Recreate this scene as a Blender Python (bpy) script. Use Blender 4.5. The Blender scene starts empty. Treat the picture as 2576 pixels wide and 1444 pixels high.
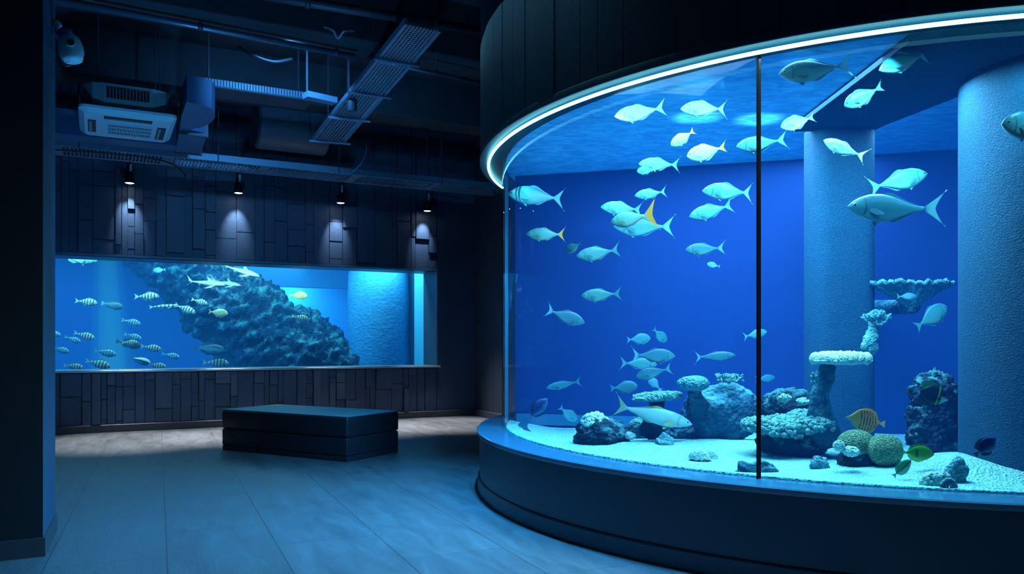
import bpy, bmesh, math, random
import numpy as np
from mathutils import Vector, Matrix, noise

random.seed(7)
C = bpy.context.scene.collection
sc = bpy.context.scene

# ------------------------------------------------------------------ camera frame helpers
F, CX, HY, EYE = 2000.0, 1288.0, 862.0, 1.2          # focal length (px), principal x, horizon y, eye height
def pix(x, y, D):
    return Vector(((x - CX) / F * D, D, EYE + (HY - y) / F * D))
def pixz(x, y, z):
    return pix(x, y, (z - EYE) * F / (HY - y))
TH = math.radians(27.5); CT, ST = math.cos(TH), math.sin(TH)
def room(u, v, z):
    return Vector((u * CT - v * ST, u * ST + v * CT, z))
def pixv(x, y, v):                                    # point on the room plane v = const
    s = (x - CX) / F
    return pix(x, y, v / (-s * ST + CT))
def to_uv(p):
    return (p.x * CT + p.y * ST, -p.x * ST + p.y * CT)
TC = Vector((3.03, 6.73, 0)); RG = 3.115; ZP = 0.49; ZS = 2.696   # round tank: centre, glass radius, plinth top, soffit
def tank_front(x):
    s = (x - CX) / F
    a, b, c = 1 + s * s, -2 * (s * TC.x + TC.y), TC.x ** 2 + TC.y ** 2 - (RG - .03) ** 2
    d = b * b - 4 * a * c
    return (-b - math.sqrt(max(d, 0))) / (2 * a)
def tank_back(x):
    s = (x - CX) / F
    return 7.15 / (1 + .284 * s)

# ------------------------------------------------------------------ materials
def nodes(name):
    m = bpy.data.materials.new(name); m.use_nodes = True
    nt = m.node_tree; nt.nodes.clear()
    return m, nt, nt.nodes.new('ShaderNodeOutputMaterial')
def N(nt, t, **kw):
    n = nt.nodes.new(t)
    for k, v in kw.items():
        if k in n.inputs: n.inputs[k].default_value = v
        else: setattr(n, k, v)
    return n
def L(nt, a, b): nt.links.new(a, b)
def c4(c): return (c[0], c[1], c[2], 1.0)
def mat(name, col, rough=.5, metal=0., spec=.5, bump=None, var=None, coat=0.):
    """bump=(scale,strength,detail); var=(scale,colour2,lo,hi): noise mix of two colours"""
    m, nt, out = nodes(name)
    b = N(nt, 'ShaderNodeBsdfPrincipled', **{'Base Color': c4(col), 'Roughness': rough, 'Metallic': metal, 'Specular IOR Level': spec})
    if coat: b.inputs['Coat Weight'].default_value = coat
    L(nt, b.outputs[0], out.inputs['Surface'])
    tc = N(nt, 'ShaderNodeTexCoord')
    if var:
        n = N(nt, 'ShaderNodeTexNoise', Scale=var[0], Detail=6.0)
        L(nt, tc.outputs['Object'], n.inputs['Vector'])
        r = N(nt, 'ShaderNodeMapRange', **{'From Min': var[2], 'From Max': var[3]}); L(nt, n.outputs['Fac'], r.inputs['Value'])
        mx = N(nt, 'ShaderNodeMix', data_type='RGBA'); mx.inputs['A'].default_value = c4(col); mx.inputs['B'].default_value = c4(var[1])
        mx.inputs[6].default_value = c4(col); mx.inputs[7].default_value = c4(var[1])
        L(nt, r.outputs[0], mx.inputs[0]); L(nt, mx.outputs[2], b.inputs['Base Color'])
    if bump:
        n = N(nt, 'ShaderNodeTexNoise', Scale=bump[0], Detail=float(bump[2]))
        L(nt, tc.outputs['Object'], n.inputs['Vector'])
        bp = N(nt, 'ShaderNodeBump', Strength=bump[1], Distance=.02)
        L(nt, n.outputs['Fac'], bp.inputs['Height']); L(nt, bp.outputs[0], b.inputs['Normal'])
    return m
def emis(name, col, s):
    m, nt, out = nodes(name)
    e = N(nt, 'ShaderNodeEmission', Color=c4(col), Strength=s); L(nt, e.outputs[0], out.inputs['Surface'])
    return m
def water_vol(name, dens, acol, ecol, es):
    m, nt, out = nodes(name)
    a = N(nt, 'ShaderNodeVolumeAbsorption', Color=c4(acol), Density=dens)
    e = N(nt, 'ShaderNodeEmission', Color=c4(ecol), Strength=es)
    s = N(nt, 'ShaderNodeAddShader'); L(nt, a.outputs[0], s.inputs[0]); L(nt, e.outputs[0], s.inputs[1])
    L(nt, s.outputs[0], out.inputs['Volume']); m.cycles.homogeneous_volume = True
    return m
def glass_mat(name, tint=(1, 1, 1), k=1.0, ior=1.4, base=0.0):
    m, nt, out = nodes(name)
    t = N(nt, 'ShaderNodeBsdfTransparent', Color=c4(tint)); g = N(nt, 'ShaderNodeBsdfGlossy', Roughness=.0, Color=(.85, .95, 1, 1))
    f = N(nt, 'ShaderNodeFresnel', IOR=ior); mu = N(nt, 'ShaderNodeMath', operation='MULTIPLY_ADD')
    mu.inputs[1].default_value = k; mu.inputs[2].default_value = base; L(nt, f.outputs[0], mu.inputs[0])
    mx = N(nt, 'ShaderNodeMixShader'); L(nt, mu.outputs[0], mx.inputs[0]); L(nt, t.outputs[0], mx.inputs[1]); L(nt, g.outputs[0], mx.inputs[2])
    L(nt, mx.outputs[0], out.inputs['Surface'])
    return m
def rock_mat(name, col, crust, thr=(.52, .66), scale=9., bs=.8):
    m, nt, out = nodes(name)
    b = N(nt, 'ShaderNodeBsdfPrincipled', Roughness=.85, **{'Specular IOR Level': .2}); L(nt, b.outputs[0], out.inputs['Surface'])
    tc = N(nt, 'ShaderNodeTexCoord')
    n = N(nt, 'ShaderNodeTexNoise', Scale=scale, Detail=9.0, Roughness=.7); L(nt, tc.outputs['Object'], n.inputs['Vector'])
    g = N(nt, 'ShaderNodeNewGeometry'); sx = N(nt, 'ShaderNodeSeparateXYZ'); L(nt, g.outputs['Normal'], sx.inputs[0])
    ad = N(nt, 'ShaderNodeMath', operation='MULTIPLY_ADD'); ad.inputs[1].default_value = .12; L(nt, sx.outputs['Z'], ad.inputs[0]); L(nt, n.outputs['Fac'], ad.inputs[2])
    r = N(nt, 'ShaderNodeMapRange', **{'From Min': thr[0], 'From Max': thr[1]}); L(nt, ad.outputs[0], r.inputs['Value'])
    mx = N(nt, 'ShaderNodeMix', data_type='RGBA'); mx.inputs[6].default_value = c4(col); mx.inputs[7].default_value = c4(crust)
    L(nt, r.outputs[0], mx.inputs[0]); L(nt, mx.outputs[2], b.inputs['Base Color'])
    v = N(nt, 'ShaderNodeTexVoronoi', Scale=scale * 6); L(nt, tc.outputs['Object'], v.inputs['Vector'])
    n2 = N(nt, 'ShaderNodeTexNoise', Scale=scale * 5, Detail=6.0); L(nt, tc.outputs['Object'], n2.inputs['Vector'])
    av = N(nt, 'ShaderNodeMath', operation='ADD'); L(nt, v.outputs['Distance'], av.inputs[0]); L(nt, n2.outputs['Fac'], av.inputs[1])
    bp = N(nt, 'ShaderNodeBump', Strength=bs, Distance=.02); L(nt, av.outputs[0], bp.inputs['Height']); L(nt, bp.outputs[0], b.inputs['Normal'])
    return m
def stucco_mat(name, col, col2, scale=26., s=1.0):
    m, nt, out = nodes(name)
    b = N(nt, 'ShaderNodeBsdfPrincipled', Roughness=.8, **{'Specular IOR Level': .25}); L(nt, b.outputs[0], out.inputs['Surface'])
    tc = N(nt, 'ShaderNodeTexCoord')
    mp = N(nt, 'ShaderNodeMapping'); mp.inputs['Scale'].default_value = (1, 1, 1.5); L(nt, tc.outputs['Object'], mp.inputs['Vector'])
    v = N(nt, 'ShaderNodeTexVoronoi', Scale=scale, feature='SMOOTH_F1'); L(nt, mp.outputs[0], v.inputs['Vector'])
    n = N(nt, 'ShaderNodeTexNoise', Scale=scale * 1.3, Detail=5.0); L(nt, mp.outputs[0], n.inputs['Vector'])
    ad = N(nt, 'ShaderNodeMath', operation='ADD'); L(nt, v.outputs['Distance'], ad.inputs[0]); L(nt, n.outputs['Fac'], ad.inputs[1])
    r = N(nt, 'ShaderNodeMapRange', **{'From Min': .5, 'From Max': 1.3}); L(nt, ad.outputs[0], r.inputs['Value'])
    mx = N(nt, 'ShaderNodeMix', data_type='RGBA'); mx.inputs[6].default_value = c4(col2); mx.inputs[7].default_value = c4(col)
    L(nt, r.outputs[0], mx.inputs[0]); L(nt, mx.outputs[2], b.inputs['Base Color'])
    bp = N(nt, 'ShaderNodeBump', Strength=s, Distance=.03); L(nt, ad.outputs[0], bp.inputs['Height']); L(nt, bp.outputs[0], b.inputs['Normal'])
    return m
def attr_mat(name, rough=.4, clear=0., scale=0., spec=.5):
    """colour from the mesh's own colour attribute (fish skin), fine scale relief"""
    m, nt, out = nodes(name)
    b = N(nt, 'ShaderNodeBsdfPrincipled', Roughness=rough, **{'Specular IOR Level': spec})
    a = N(nt, 'ShaderNodeAttribute', attribute_name='Col'); L(nt, a.outputs['Color'], b.inputs['Base Color'])
    if scale:
        tc = N(nt, 'ShaderNodeTexCoord'); v = N(nt, 'ShaderNodeTexVoronoi', Scale=scale); L(nt, tc.outputs['Object'], v.inputs['Vector'])
        bp = N(nt, 'ShaderNodeBump', Strength=.12, Distance=.004); L(nt, v.outputs['Distance'], bp.inputs['Height']); L(nt, bp.outputs[0], b.inputs['Normal'])
    if clear:
        t = N(nt, 'ShaderNodeBsdfTransparent'); mx = N(nt, 'ShaderNodeMixShader', Fac=clear)
        L(nt, b.outputs[0], mx.inputs[1]); L(nt, t.outputs[0], mx.inputs[2]); L(nt, mx.outputs[0], out.inputs['Surface'])
    else:
        L(nt, b.outputs[0], out.inputs['Surface'])
    return m

# ------------------------------------------------------------------ mesh builder
class MB:
    def __init__(s, xf=None): s.v, s.f, s.m, s.xf, s.cols = [], [], [], xf, None
    def add(s, vs, fs, mi=0):
        o = len(s.v)
        s.v += [s.xf(*p) if s.xf else Vector(p) for p in vs]
        s.f += [tuple(o + i for i in f) for f in fs]; s.m += [mi] * len(fs)
        return o
    def box(s, x0, x1, y0, y1, z0, z1, mi=0, b=0.):
        """box, with optional chamfer b on every edge"""
        if x1 < x0: x0, x1 = x1, x0
        if not b:
            s.add([(x0, y0, z0), (x1, y0, z0), (x1, y1, z0), (x0, y1, z0), (x0, y0, z1), (x1, y0, z1), (x1, y1, z1), (x0, y1, z1)],
                  [(3, 2, 1, 0), (4, 5, 6, 7), (0, 1, 5, 4), (1, 2, 6, 5), (2, 3, 7, 6), (3, 0, 4, 7)], mi)
        else:
            def ring(d, z):
                return [(x0 + d + b, y0 + d, z), (x1 - d - b, y0 + d, z), (x1 - d, y0 + d + b, z), (x1 - d, y1 - d - b, z),
                        (x1 - d - b, y1 - d, z), (x0 + d + b, y1 - d, z), (x0 + d, y1 - d - b, z), (x0 + d, y0 + d + b, z)]
            vs = ring(b, z0) + ring(0, z0 + b) + ring(0, z1 - b) + ring(b, z1)
            fs = [tuple(range(7, -1, -1)), tuple(range(24, 32))]
            for k in range(3):
                for i in range(8):
                    j = (i + 1) % 8; fs.append((k * 8 + i, k * 8 + j, k * 8 + 8 + j, k * 8 + 8 + i))
            s.add(vs, fs, mi)
    def prism(s, pts, z0, z1, mi=0):
        n = len(pts)
        vs = [(p[0], p[1], z0) for p in pts] + [(p[0], p[1], z1) for p in pts]
        s.add(vs, [tuple(range(n - 1, -1, -1)), tuple(range(n, 2 * n))] + [(i, (i + 1) % n, n + (i + 1) % n, n + i) for i in range(n)], mi)
    def tube(s, pts, r, n=10, mi=0, cap=True):
        pts = [Vector(p) for p in pts]; rs = r if isinstance(r, (list, tuple)) else [r] * len(pts)
        o = Vector((0, 0, 1)); vs = []
        for i, p in enumerate(pts):
            t = (pts[min(i + 1, len(pts) - 1)] - pts[max(i - 1, 0)]).normalized()
            a = t.cross(o)
            if a.length < 1e-3: a = t.cross(Vector((1, 0, 0)))
            a.normalize(); b = t.cross(a)
            for k in range(n):
                q = p + (a * math.cos(2 * math.pi * k / n) + b * math.sin(2 * math.pi * k / n)) * rs[i]
                vs.append(tuple(q))
        fs = []
        for i in range(len(pts) - 1):
            for k in range(n):
                fs.append((i * n + k, i * n + (k + 1) % n, (i + 1) * n + (k + 1) % n, (i + 1) * n + k))
        if cap: fs += [tuple(range(n - 1, -1, -1)), tuple((len(pts) - 1) * n + k for k in range(n))]
        s.add(vs, fs, mi)
    def lathe(s, prof, c=(0, 0, 0), n=32, mi=0, a0=0., a1=2 * math.pi, cap=False):
        full = abs(a1 - a0 - 2 * math.pi) < 1e-6; m = n if full else n + 1; vs = []
        for k in range(m):
            a = a0 + (a1 - a0) * k / n
            for (r, z) in prof: vs.append((c[0] + r * math.cos(a), c[1] + r * math.sin(a), c[2] + z))
        P = len(prof); fs = []
        for k in range(n):
            k2 = (k + 1) % m
            for i in range(P - 1): fs.append((k * P + i, k2 * P + i, k2 * P + i + 1, k * P + i + 1))
        s.add(vs, fs, mi)
    def ball(s, c, r, sub=2, mi=0, sc3=(1, 1, 1)):
        vs, fs = ICO[sub]
        s.add([(c[0] + v[0] * r * sc3[0], c[1] + v[1] * r * sc3[1], c[2] + v[2] * r * sc3[2]) for v in vs], fs, mi)
    def build(s, name, mats, parent=None, loc=None, smooth=False, auto=None):
        if not isinstance(mats, (list, tuple)): mats = [mats]
        a = np.array([tuple(p) for p in s.v])
        if loc is None:
            loc = Vector(((a[:, 0].min() + a[:, 0].max()) / 2, (a[:, 1].min() + a[:, 1].max()) / 2, a[:, 2].min())) if parent is None else parent.location.copy()
        me = bpy.data.meshes.new(name); me.from_pydata([tuple(Vector(p) - loc) for p in s.v], [], s.f)
        for m in mats: me.materials.append(m)
        if len(mats) > 1: me.polygons.foreach_set('material_index', s.m)
        if smooth: me.polygons.foreach_set('use_smooth', [True] * len(me.polygons))
        if s.cols is not None:
            at = me.color_attributes.new('Col', 'FLOAT_COLOR', 'POINT')
            at.data.foreach_set('color', np.array(s.cols, dtype=np.float32).ravel())
        me.update()
        o = bpy.data.objects.new(name, me); C.objects.link(o)
        if parent is not None: o.parent = parent; o.location = loc - parent.location
        else: o.location = loc
        if auto: o.data.set_sharp_from_angle(angle=math.radians(auto)) if smooth else None
        return o
ICO = {}
for sub in (1, 2, 3, 4, 5, 6):
    bm = bmesh.new(); bmesh.ops.create_icosphere(bm, subdivisions=sub, radius=1)
    bm.verts.ensure_lookup_table(); ICO[sub] = ([tuple(v.co) for v in bm.verts], [tuple(v.index for v in f.verts) for f in bm.faces]); bm.free()
def tag(o, label, cat, group=None, kind=None):
    if label: o['label'] = label
    if cat: o['category'] = cat
    if group: o['group'] = group
    if kind: o['kind'] = kind
    return o
def thing(name, label, cat, loc, group=None):
    o = bpy.data.objects.new(name, None); C.objects.link(o); o.location = Vector(loc); o.empty_display_size = .1
    return tag(o, label, cat, group)
def struct(o): o['kind'] = 'structure'; return o

# ------------------------------------------------------------------ shared materials
M = {}
M['wall'] = mat('cladding', (.042, .075, .135), .5, bump=(30, .15, 4), var=(1.2, (.03, .055, .105), .35, .65))
M['wall_plain'] = mat('dark_plaster', (.018, .032, .058), .7, bump=(25, .15, 4))
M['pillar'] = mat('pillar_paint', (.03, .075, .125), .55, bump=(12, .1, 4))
M['pillar_front'] = mat('pillar_front_shade', (.010, .013, .020), .6, bump=(12, .1, 4))  # darker copy of the pillar paint: the front's shade put into the colour
M['base'] = mat('baseboard_paint', (.05, .056, .07), .45)
M['ceil'] = mat('ceiling_concrete', (.035, .045, .06), .9, bump=(9, .6, 8), var=(1.5, (.022, .03, .042), .35, .65))
M['steel'] = mat('painted_steel', (.16, .27, .38), .42, .3, bump=(60, .05, 3))
M['steel_dark'] = mat('dark_steel', (.05, .065, .09), .5, .3)
M['duct'] = mat('duct_metal', (.05, .12, .24), .45, .2)
M['white'] = mat('white_plastic', (.42, .68, .78), .4)
M['grey'] = mat('grey_plastic', (.20, .25, .28), .5)
M['black'] = mat('black_plastic', (.008, .009, .012), .5)
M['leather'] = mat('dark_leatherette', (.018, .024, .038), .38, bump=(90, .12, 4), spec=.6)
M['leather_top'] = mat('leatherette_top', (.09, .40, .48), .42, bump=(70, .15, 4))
M['plinth'] = mat('plinth_lacquer', (.045, .08, .13), .38, bump=(14, .03, 3))
M['ledge'] = mat('plinth_ledge', (.04, .16, .26), .14, spec=1.0)
M['sand'] = None

# ------------------------------------------------------------------ setting: floor
def floor_mat():
    m, nt, out = nodes('slate_tiles')
    b = N(nt, 'ShaderNodeBsdfPrincipled', **{'Specular IOR Level': .45}); L(nt, b.outputs[0], out.inputs['Surface'])
    tc = N(nt, 'ShaderNodeTexCoord'); g = N(nt, 'ShaderNodeNewGeometry')
    mp = N(nt, 'ShaderNodeMapping'); mp.inputs['Rotation'].default_value = (0, 0, -math.radians(24)); L(nt, g.outputs['Position'], mp.inputs['Vector'])
    sx = N(nt, 'ShaderNodeSeparateXYZ'); L(nt, mp.outputs[0], sx.inputs[0])
    cm = N(nt, 'ShaderNodeCombineXYZ')
    a1 = N(nt, 'ShaderNodeMath', operation='ADD'); a1.inputs[1].default_value = 12.0 - 4.87 % 1.2; L(nt, sx.outputs['Y'], a1.inputs[0])
    a2 = N(nt, 'ShaderNodeMath', operation='ADD'); a2.inputs[1].default_value = 12.0 - .045; L(nt, sx.outputs['X'], a2.inputs[0])
    L(nt, a1.outputs[0], cm.inputs['X']); L(nt, a2.outputs[0], cm.inputs['Y'])
    br = N(nt, 'ShaderNodeTexBrick', **{'Color1': (.085, .10, .118, 1), 'Color2': (.10, .115, .132, 1), 'Mortar': (.05, .055, .065, 1), 'Scale': 1.0,
           'Mortar Size': .0035, 'Mortar Smooth': .2, 'Brick Width': 1.2, 'Row Height': .6})
    br.offset = .5; L(nt, cm.outputs[0], br.inputs['Vector'])
    st = N(nt, 'ShaderNodeMapping'); st.inputs['Scale'].default_value = (.8, 3.2, 1); L(nt, cm.outputs[0], st.inputs['Vector'])
    n = N(nt, 'ShaderNodeTexNoise', Scale=2.2, Detail=10.0, Roughness=.65, Distortion=.6); L(nt, st.outputs[0], n.inputs['Vector'])
    r = N(nt, 'ShaderNodeMapRange', **{'From Min': .3, 'From Max': .7, 'To Min': .78, 'To Max': 1.2}); L(nt, n.outputs['Fac'], r.inputs['Value'])
    mx = N(nt, 'ShaderNodeVectorMath', operation='SCALE'); L(nt, br.outputs['Color'], mx.inputs[0]); L(nt, r.outputs[0], mx.inputs['Scale'])
    L(nt, mx.outputs[0], b.inputs['Base Color'])
    rr = N(nt, 'ShaderNodeMapRange', **{'From Min': .3, 'From Max': .7, 'To Min': .34, 'To Max': .5}); L(nt, n.outputs['Fac'], rr.inputs['Value']); L(nt, rr.outputs[0], b.inputs['Roughness'])
    n2 = N(nt, 'ShaderNodeTexNoise', Scale=16.0, Detail=8.0); L(nt, st.outputs[0], n2.inputs['Vector'])
    sb = N(nt, 'ShaderNodeMath', operation='SUBTRACT'); L(nt, n2.outputs['Fac'], sb.inputs[0]); L(nt, br.outputs['Fac'], sb.inputs[1])
    bp = N(nt, 'ShaderNodeBump', Strength=.22, Distance=.01); L(nt, sb.outputs[0], bp.inputs['Height']); L(nt, bp.outputs[0], b.inputs['Normal'])
    return m
fb = MB(room); fb.box(-4, 12, -1.5, 17, -.1, 0)
struct(fb.build('floor', floor_mat(), loc=Vector((0, 0, 0))))

# ------------------------------------------------------------------ setting: walls
WV, WU = 12.0, 5.54            # back wall plane v, right wall plane u
WIN = (-2.6, 4.886, .83, 2.36) # window opening in the back wall
def cladding(mb, u0, u1, z0, z1, rnd, wmin=.07, wmax=.30):
    u = u0
    while u < u1 - .02:
        w = min(rnd.choice((rnd.uniform(wmin, wmax * .6), rnd.uniform(wmin, wmax))), u1 - u)
        if u1 - u - w < .06: w = u1 - u
        z = z0 - rnd.uniform(0, .6)
        while z < z1:
            h = rnd.choice((rnd.uniform(.18, .5), rnd.uniform(.45, 1.3)))
            a, b_ = max(z, z0), min(z + h, z1)
            if b_ - a > .01:
                d = rnd.choice((.012, .016, .02, .026, .034, .05, .062))
                g = .005
                mb.box(u + g, u + w - g, WV - d, WV + .01, a + g, b_ - g, 0)
            z += h
        u += w
rnd = random.Random(31)
wb = MB(room)
wb.box(WIN[0] - 1, WU + .02, WV + .004, WV + .09, WIN[3], 4.7)
wb.box(WIN[0] - 1, WU + .02, WV + .004, WV + .09, 0, WIN[2])
wb.box(WIN[1], WU + .02, WV - .012, WV + .6, WIN[2] - .05, WIN[3] + .02)
wb.box(WIN[0] - 1, WIN[0], WV + .004, WV + .6, WIN[2], WIN[3])
cladding(wb, -2.6, 4.86, WIN[3] + .03, 4.6, rnd)
cladding(wb, -2.6, 4.86, .1, WIN[2] - .035, rnd, .07, .26)
wb.box(4.87, WU, WV - .014, WV + .01, .1, WIN[2] - .04); wb.box(4.87, WU, WV - .014, WV + .01, WIN[3] + .03, 4.6)
struct(wb.build('wall_back', M['wall'], loc=room(1.5, WV, 0)))
wr = MB(room); wr.box(WU, WU + .2, 7.9, 12.1, 0, 4.7)
for k in range(14):
    wr.box(WU - .012, WU + .01, 7.95 + .3 * k, 7.95 + .3 * k + .294, .1, 4.6)
struct(wr.build('wall_right', M['wall_plain']))
wl = MB(room); wl.box(-3.9, -3.7, 4.0, 12.1, 0, 4.7); struct(wl.build('wall_left', M['wall_plain']))
bb = MB(room); bb.box(-2.6, WU, WV - .06, WV, 0, .1, b=.006); struct(bb.build('baseboard_back', M['base']))
bb = MB(room); bb.box(WU - .05, WU, 7.95, WV - .06, 0, .1, b=.006); struct(bb.build('baseboard_right', M['base']))
cb = MB(room); cb.box(-4, 9, -1.5, 12.2, 4.6, 4.8)
struct(cb.build('ceiling', M['ceil']))
for i, (v0, v1, zb) in enumerate(((5.2, 5.55, 4.2), (7.3, 7.75, 4.05), (9.7, 10.1, 4.1))):
    b_ = MB(room); b_.box(-3.7, 7, v0, v1, zb, 4.62, b=.01); struct(b_.build('ceiling_beam', M['ceil']))

# left pillar, its two visible faces meet at the pixel column 112
p0 = pixz(108, 1399, 0); p1 = pixz(139, 1333, 0)
dv = (p1 - p0); du = Vector((-.89, -.456, 0))
pts = [p0, p1, p1 + du * 1.6, p0 + du * 1.6]
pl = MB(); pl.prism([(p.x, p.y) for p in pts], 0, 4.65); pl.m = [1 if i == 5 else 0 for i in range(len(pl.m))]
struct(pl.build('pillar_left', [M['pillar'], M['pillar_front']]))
n1 = (dv.normalized() * -.012); n2 = -du * .012
q = [p0 + n1 + n2, p1 + n2, p1 + du * 1.6, p0 + n1 + du * 1.6]
pl = MB(); pl.prism([(p.x, p.y) for p in q], 0, .105); struct(pl.build('baseboard_pillar', M['base']))

# ------------------------------------------------------------------ setting: window of the wall tank
PV = 12.55
M['jamb'] = mat('window_lining', (.05, .11, .18), .4)
M['sill'] = mat('window_sill_metal', (.35, .5, .58), .3, .3)
fr = MB(room)
fr.box(WIN[0], WIN[1], WV - .05, PV + .05, WIN[3], WIN[3] + .03)
fr.box(WIN[1] - .012, WIN[1] + .0, WV + .0, PV + .05, WIN[2], WIN[3])
w1 = struct(fr.build('window_1', M['jamb']))
sl = MB(room); sl.box(WIN[0], WIN[1] + .03, WV - .055, PV, WIN[2] - .03, WIN[2], b=.004)
sl.build('window_sill', M['sill'], w1)
pn = MB(room); pn.add([(WIN[0], PV, WIN[2]), (WIN[1], PV, WIN[2]), (WIN[1], PV, WIN[3]), (WIN[0], PV, WIN[3])], [(0, 1, 2, 3)])
pn.build('pane', glass_mat('window_glass', (.98, 1, 1), .25), w1)

# wall tank shell
BT = (-3.4, 4.9, PV + .02, 16.6, .1, 2.75)
M['bt_wall'] = mat('wall_tank_paint', (.05, .33, .62), .7, bump=(6, .2, 4))
M['bt_bright'] = mat('wall_tank_pale_paint', (.10, .72, 1.0), .6)
M['bt_deep'] = mat('wall_tank_deep_paint', (.006, .07, .28), .8)
s_ = MB(room)
s_.box(-3.6, 7.5, 16.4, 16.6, 0, 3)
struct(s_.build('wall_tank_back', M['bt_wall']))
s_ = MB(room); s_.box(-3.6, 2.3, 16.0, 16.38, 0, 3); struct(s_.build('wall_tank_panel', M['bt_deep']))
s_ = MB(room); s_.box(WIN[1] + .01, WIN[1] + .2, PV + .02, 13.1, 0, 3); struct(s_.build('wall_tank_side', M['bt_bright']))
s_ = MB(room); s_.box(WIN[1] + .12, WIN[1] + .3, 13.1, 16.4, 0, 3); struct(s_.build('wall_tank_side', M['bt_wall']))
s_ = MB(room); s_.box(1.5, 4.8, 15.3, 15.5, 2.26, 3); struct(s_.build('wall_tank_beam', M['bt_wall']))
s_ = MB(room); s_.box(-3.6, 5.2, PV + .02, 16.4, 0, .3); struct(s_.build('wall_tank_floor', M['bt_deep']))
s_ = MB(room); s_.box(-3.6, 5.2, PV + .02, 16.4, 2.72, 2.76); struct(s_.build('wall_tank_ceiling', mat('wall_tank_surface', (.03, .25, .5), .25)))
cp = pix(952, 862, 14.1)
s_ = MB()
s_.lathe([(.60, 0), (.56, .5), (.53, 1.2), (.54, 2.0), (.52, 2.45), (.45, 2.6), (.45, 2.75)], (cp.x, cp.y, 0), 64)
struct(s_.build('pillar_wall_tank', stucco_mat('wall_tank_column', (.035, .34, .66), (.02, .25, .56), 16, .35), smooth=True))
wv = MB(room); wv.box(-3.45, WIN[1] + .0, PV + .03, 16.3, .32, 2.70)
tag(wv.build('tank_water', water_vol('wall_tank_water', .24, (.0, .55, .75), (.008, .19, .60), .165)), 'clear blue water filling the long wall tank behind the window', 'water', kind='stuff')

# ------------------------------------------------------------------ round tank
AF0, AF1 = math.radians(140), math.radians(400)
tank = thing('round_aquarium', 'large round glass aquarium on a dark curved plinth at the right', 'aquarium', (TC.x, TC.y, 0))
tc_ = (TC.x, TC.y, 0)
mb = MB(); mb.lathe([(3.30, .11), (3.303, .2), (3.303, .452)], tc_, 220)
pb = mb.build('plinth', M['plinth'], tank, smooth=True)
mb = MB(); mb.lathe([(3.30, 0), (3.317, .004), (3.317, .098), (3.311, .106), (3.30, .108)], tc_, 220)
mb.build('kick_plate', M['plinth'], pb, loc=tank.location.copy(), smooth=True, auto=35).location = (0, 0, 0)
mb = MB(); mb.lathe([(3.30, .452), (3.322, .455), (3.325, .462), (3.325, .483), (3.318, ZP), (2.9, ZP)], tc_, 260)
mb.build('ledge', M['ledge'], tank, smooth=True, auto=35)
MG = glass_mat('tank_glass', (.99, 1, 1), .45, 1.38)
def ang_at(x):      # angle on the glass of an image column
    s = (x - CX) / F; t = None
    a, b, c = 1 + s * s, -2 * (s * TC.x + TC.y), TC.x ** 2 + TC.y ** 2 - RG ** 2
    t = (-b - math.sqrt(max(b * b - 4 * a * c, 0))) / (2 * a)
    return math.atan2(t - TC.y, s * t - TC.x) % (2 * math.pi)
aM = ang_at(1907); aS = ang_at(1268)
for (a0, a1) in ((math.radians(170), aS - .001), (aS + .001, aM - .002), (aM + .002, math.radians(350))):
    mb = MB(); mb.lathe([(RG, ZP), (RG, ZS)], tc_, max(8, int((a1 - a0) * 80)), a0=a0, a1=a1)
    mb.build('glass_pane', MG, tank, smooth=True)
mb = MB(); mb.lathe([(RG + .008, ZP), (RG + .008, ZS), (RG - .03, ZS), (RG - .03, ZP), (RG + .008, ZP)], tc_, 2, a0=aM - .0021, a1=aM + .0021)
mb.build('glass_joint', M['black'], tank)
mb = MB(); mb.lathe([(RG + .003, ZP), (RG + .003, ZS), (RG - .01, ZS), (RG - .01, ZP), (RG + .003, ZP)], tc_, 1, a0=aS - .001, a1=aS + .001)
mb.build('glass_joint', mat('clear_seal', (.03, .16, .26), .3), tank)

# canopy drum over the tank (setting), clad in vertical boards, with a soffit
cd = MB()
a = math.radians(150); rn = random.Random(5)
while a < math.radians(392):
    w = rn.uniform(.045, .11); d = rn.choice((0, .004, .008))
    cd.lathe([(3.27, ZS + .03), (3.292 + d, ZS + .03), (3.292 + d, 4.62)], tc_, 5, a0=a + .0007, a1=a + w - .0007)
    cd.add([(TC.x + r * math.cos(g), TC.y + r * math.sin(g), z) for g in (a + .0007, a + w - .0007) for (r, z) in ((3.25, ZS + .03), (3.292 + d, ZS + .03), (3.292 + d, 4.62), (3.25, 4.62))], [(0, 1, 2, 3), (7, 6, 5, 4)])
    a += w
cd.lathe([(3.26, ZS), (3.26, 4.62)], tc_, 120)
struct(cd.build('wall_canopy', M['wall_plain'], loc=Vector((TC.x, TC.y, ZS))))
mb = MB(); mb.lathe([(3.295, ZS + .05), (3.30, ZS + .04), (3.30, ZS + .004), (3.296, ZS), (3.09, ZS), (3.09, ZS + .06)], tc_, 260)
struct(mb.build('trim_soffit', mat('soffit_paint', (.018, .07, .11), .45), loc=Vector((TC.x, TC.y, ZS)), smooth=True, )).data.set_sharp_from_angle(angle=.6)
mb = MB(); mb.lathe([(3.228 + .011 * math.cos(t), ZS - .022 + .011 * math.sin(t)) for t in [k * math.pi / 4 for k in range(9)]], tc_, 260, a0=math.radians(165), a1=math.radians(390))
led = mb.build('light_strip', emis('led_glow', (.22, .85, 1.0), 6.0), loc=Vector((TC.x, TC.y, ZS)), smooth=True)
tag(led, 'glowing cyan curved light strip under the canopy rim above the round aquarium', 'light strip')

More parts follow.
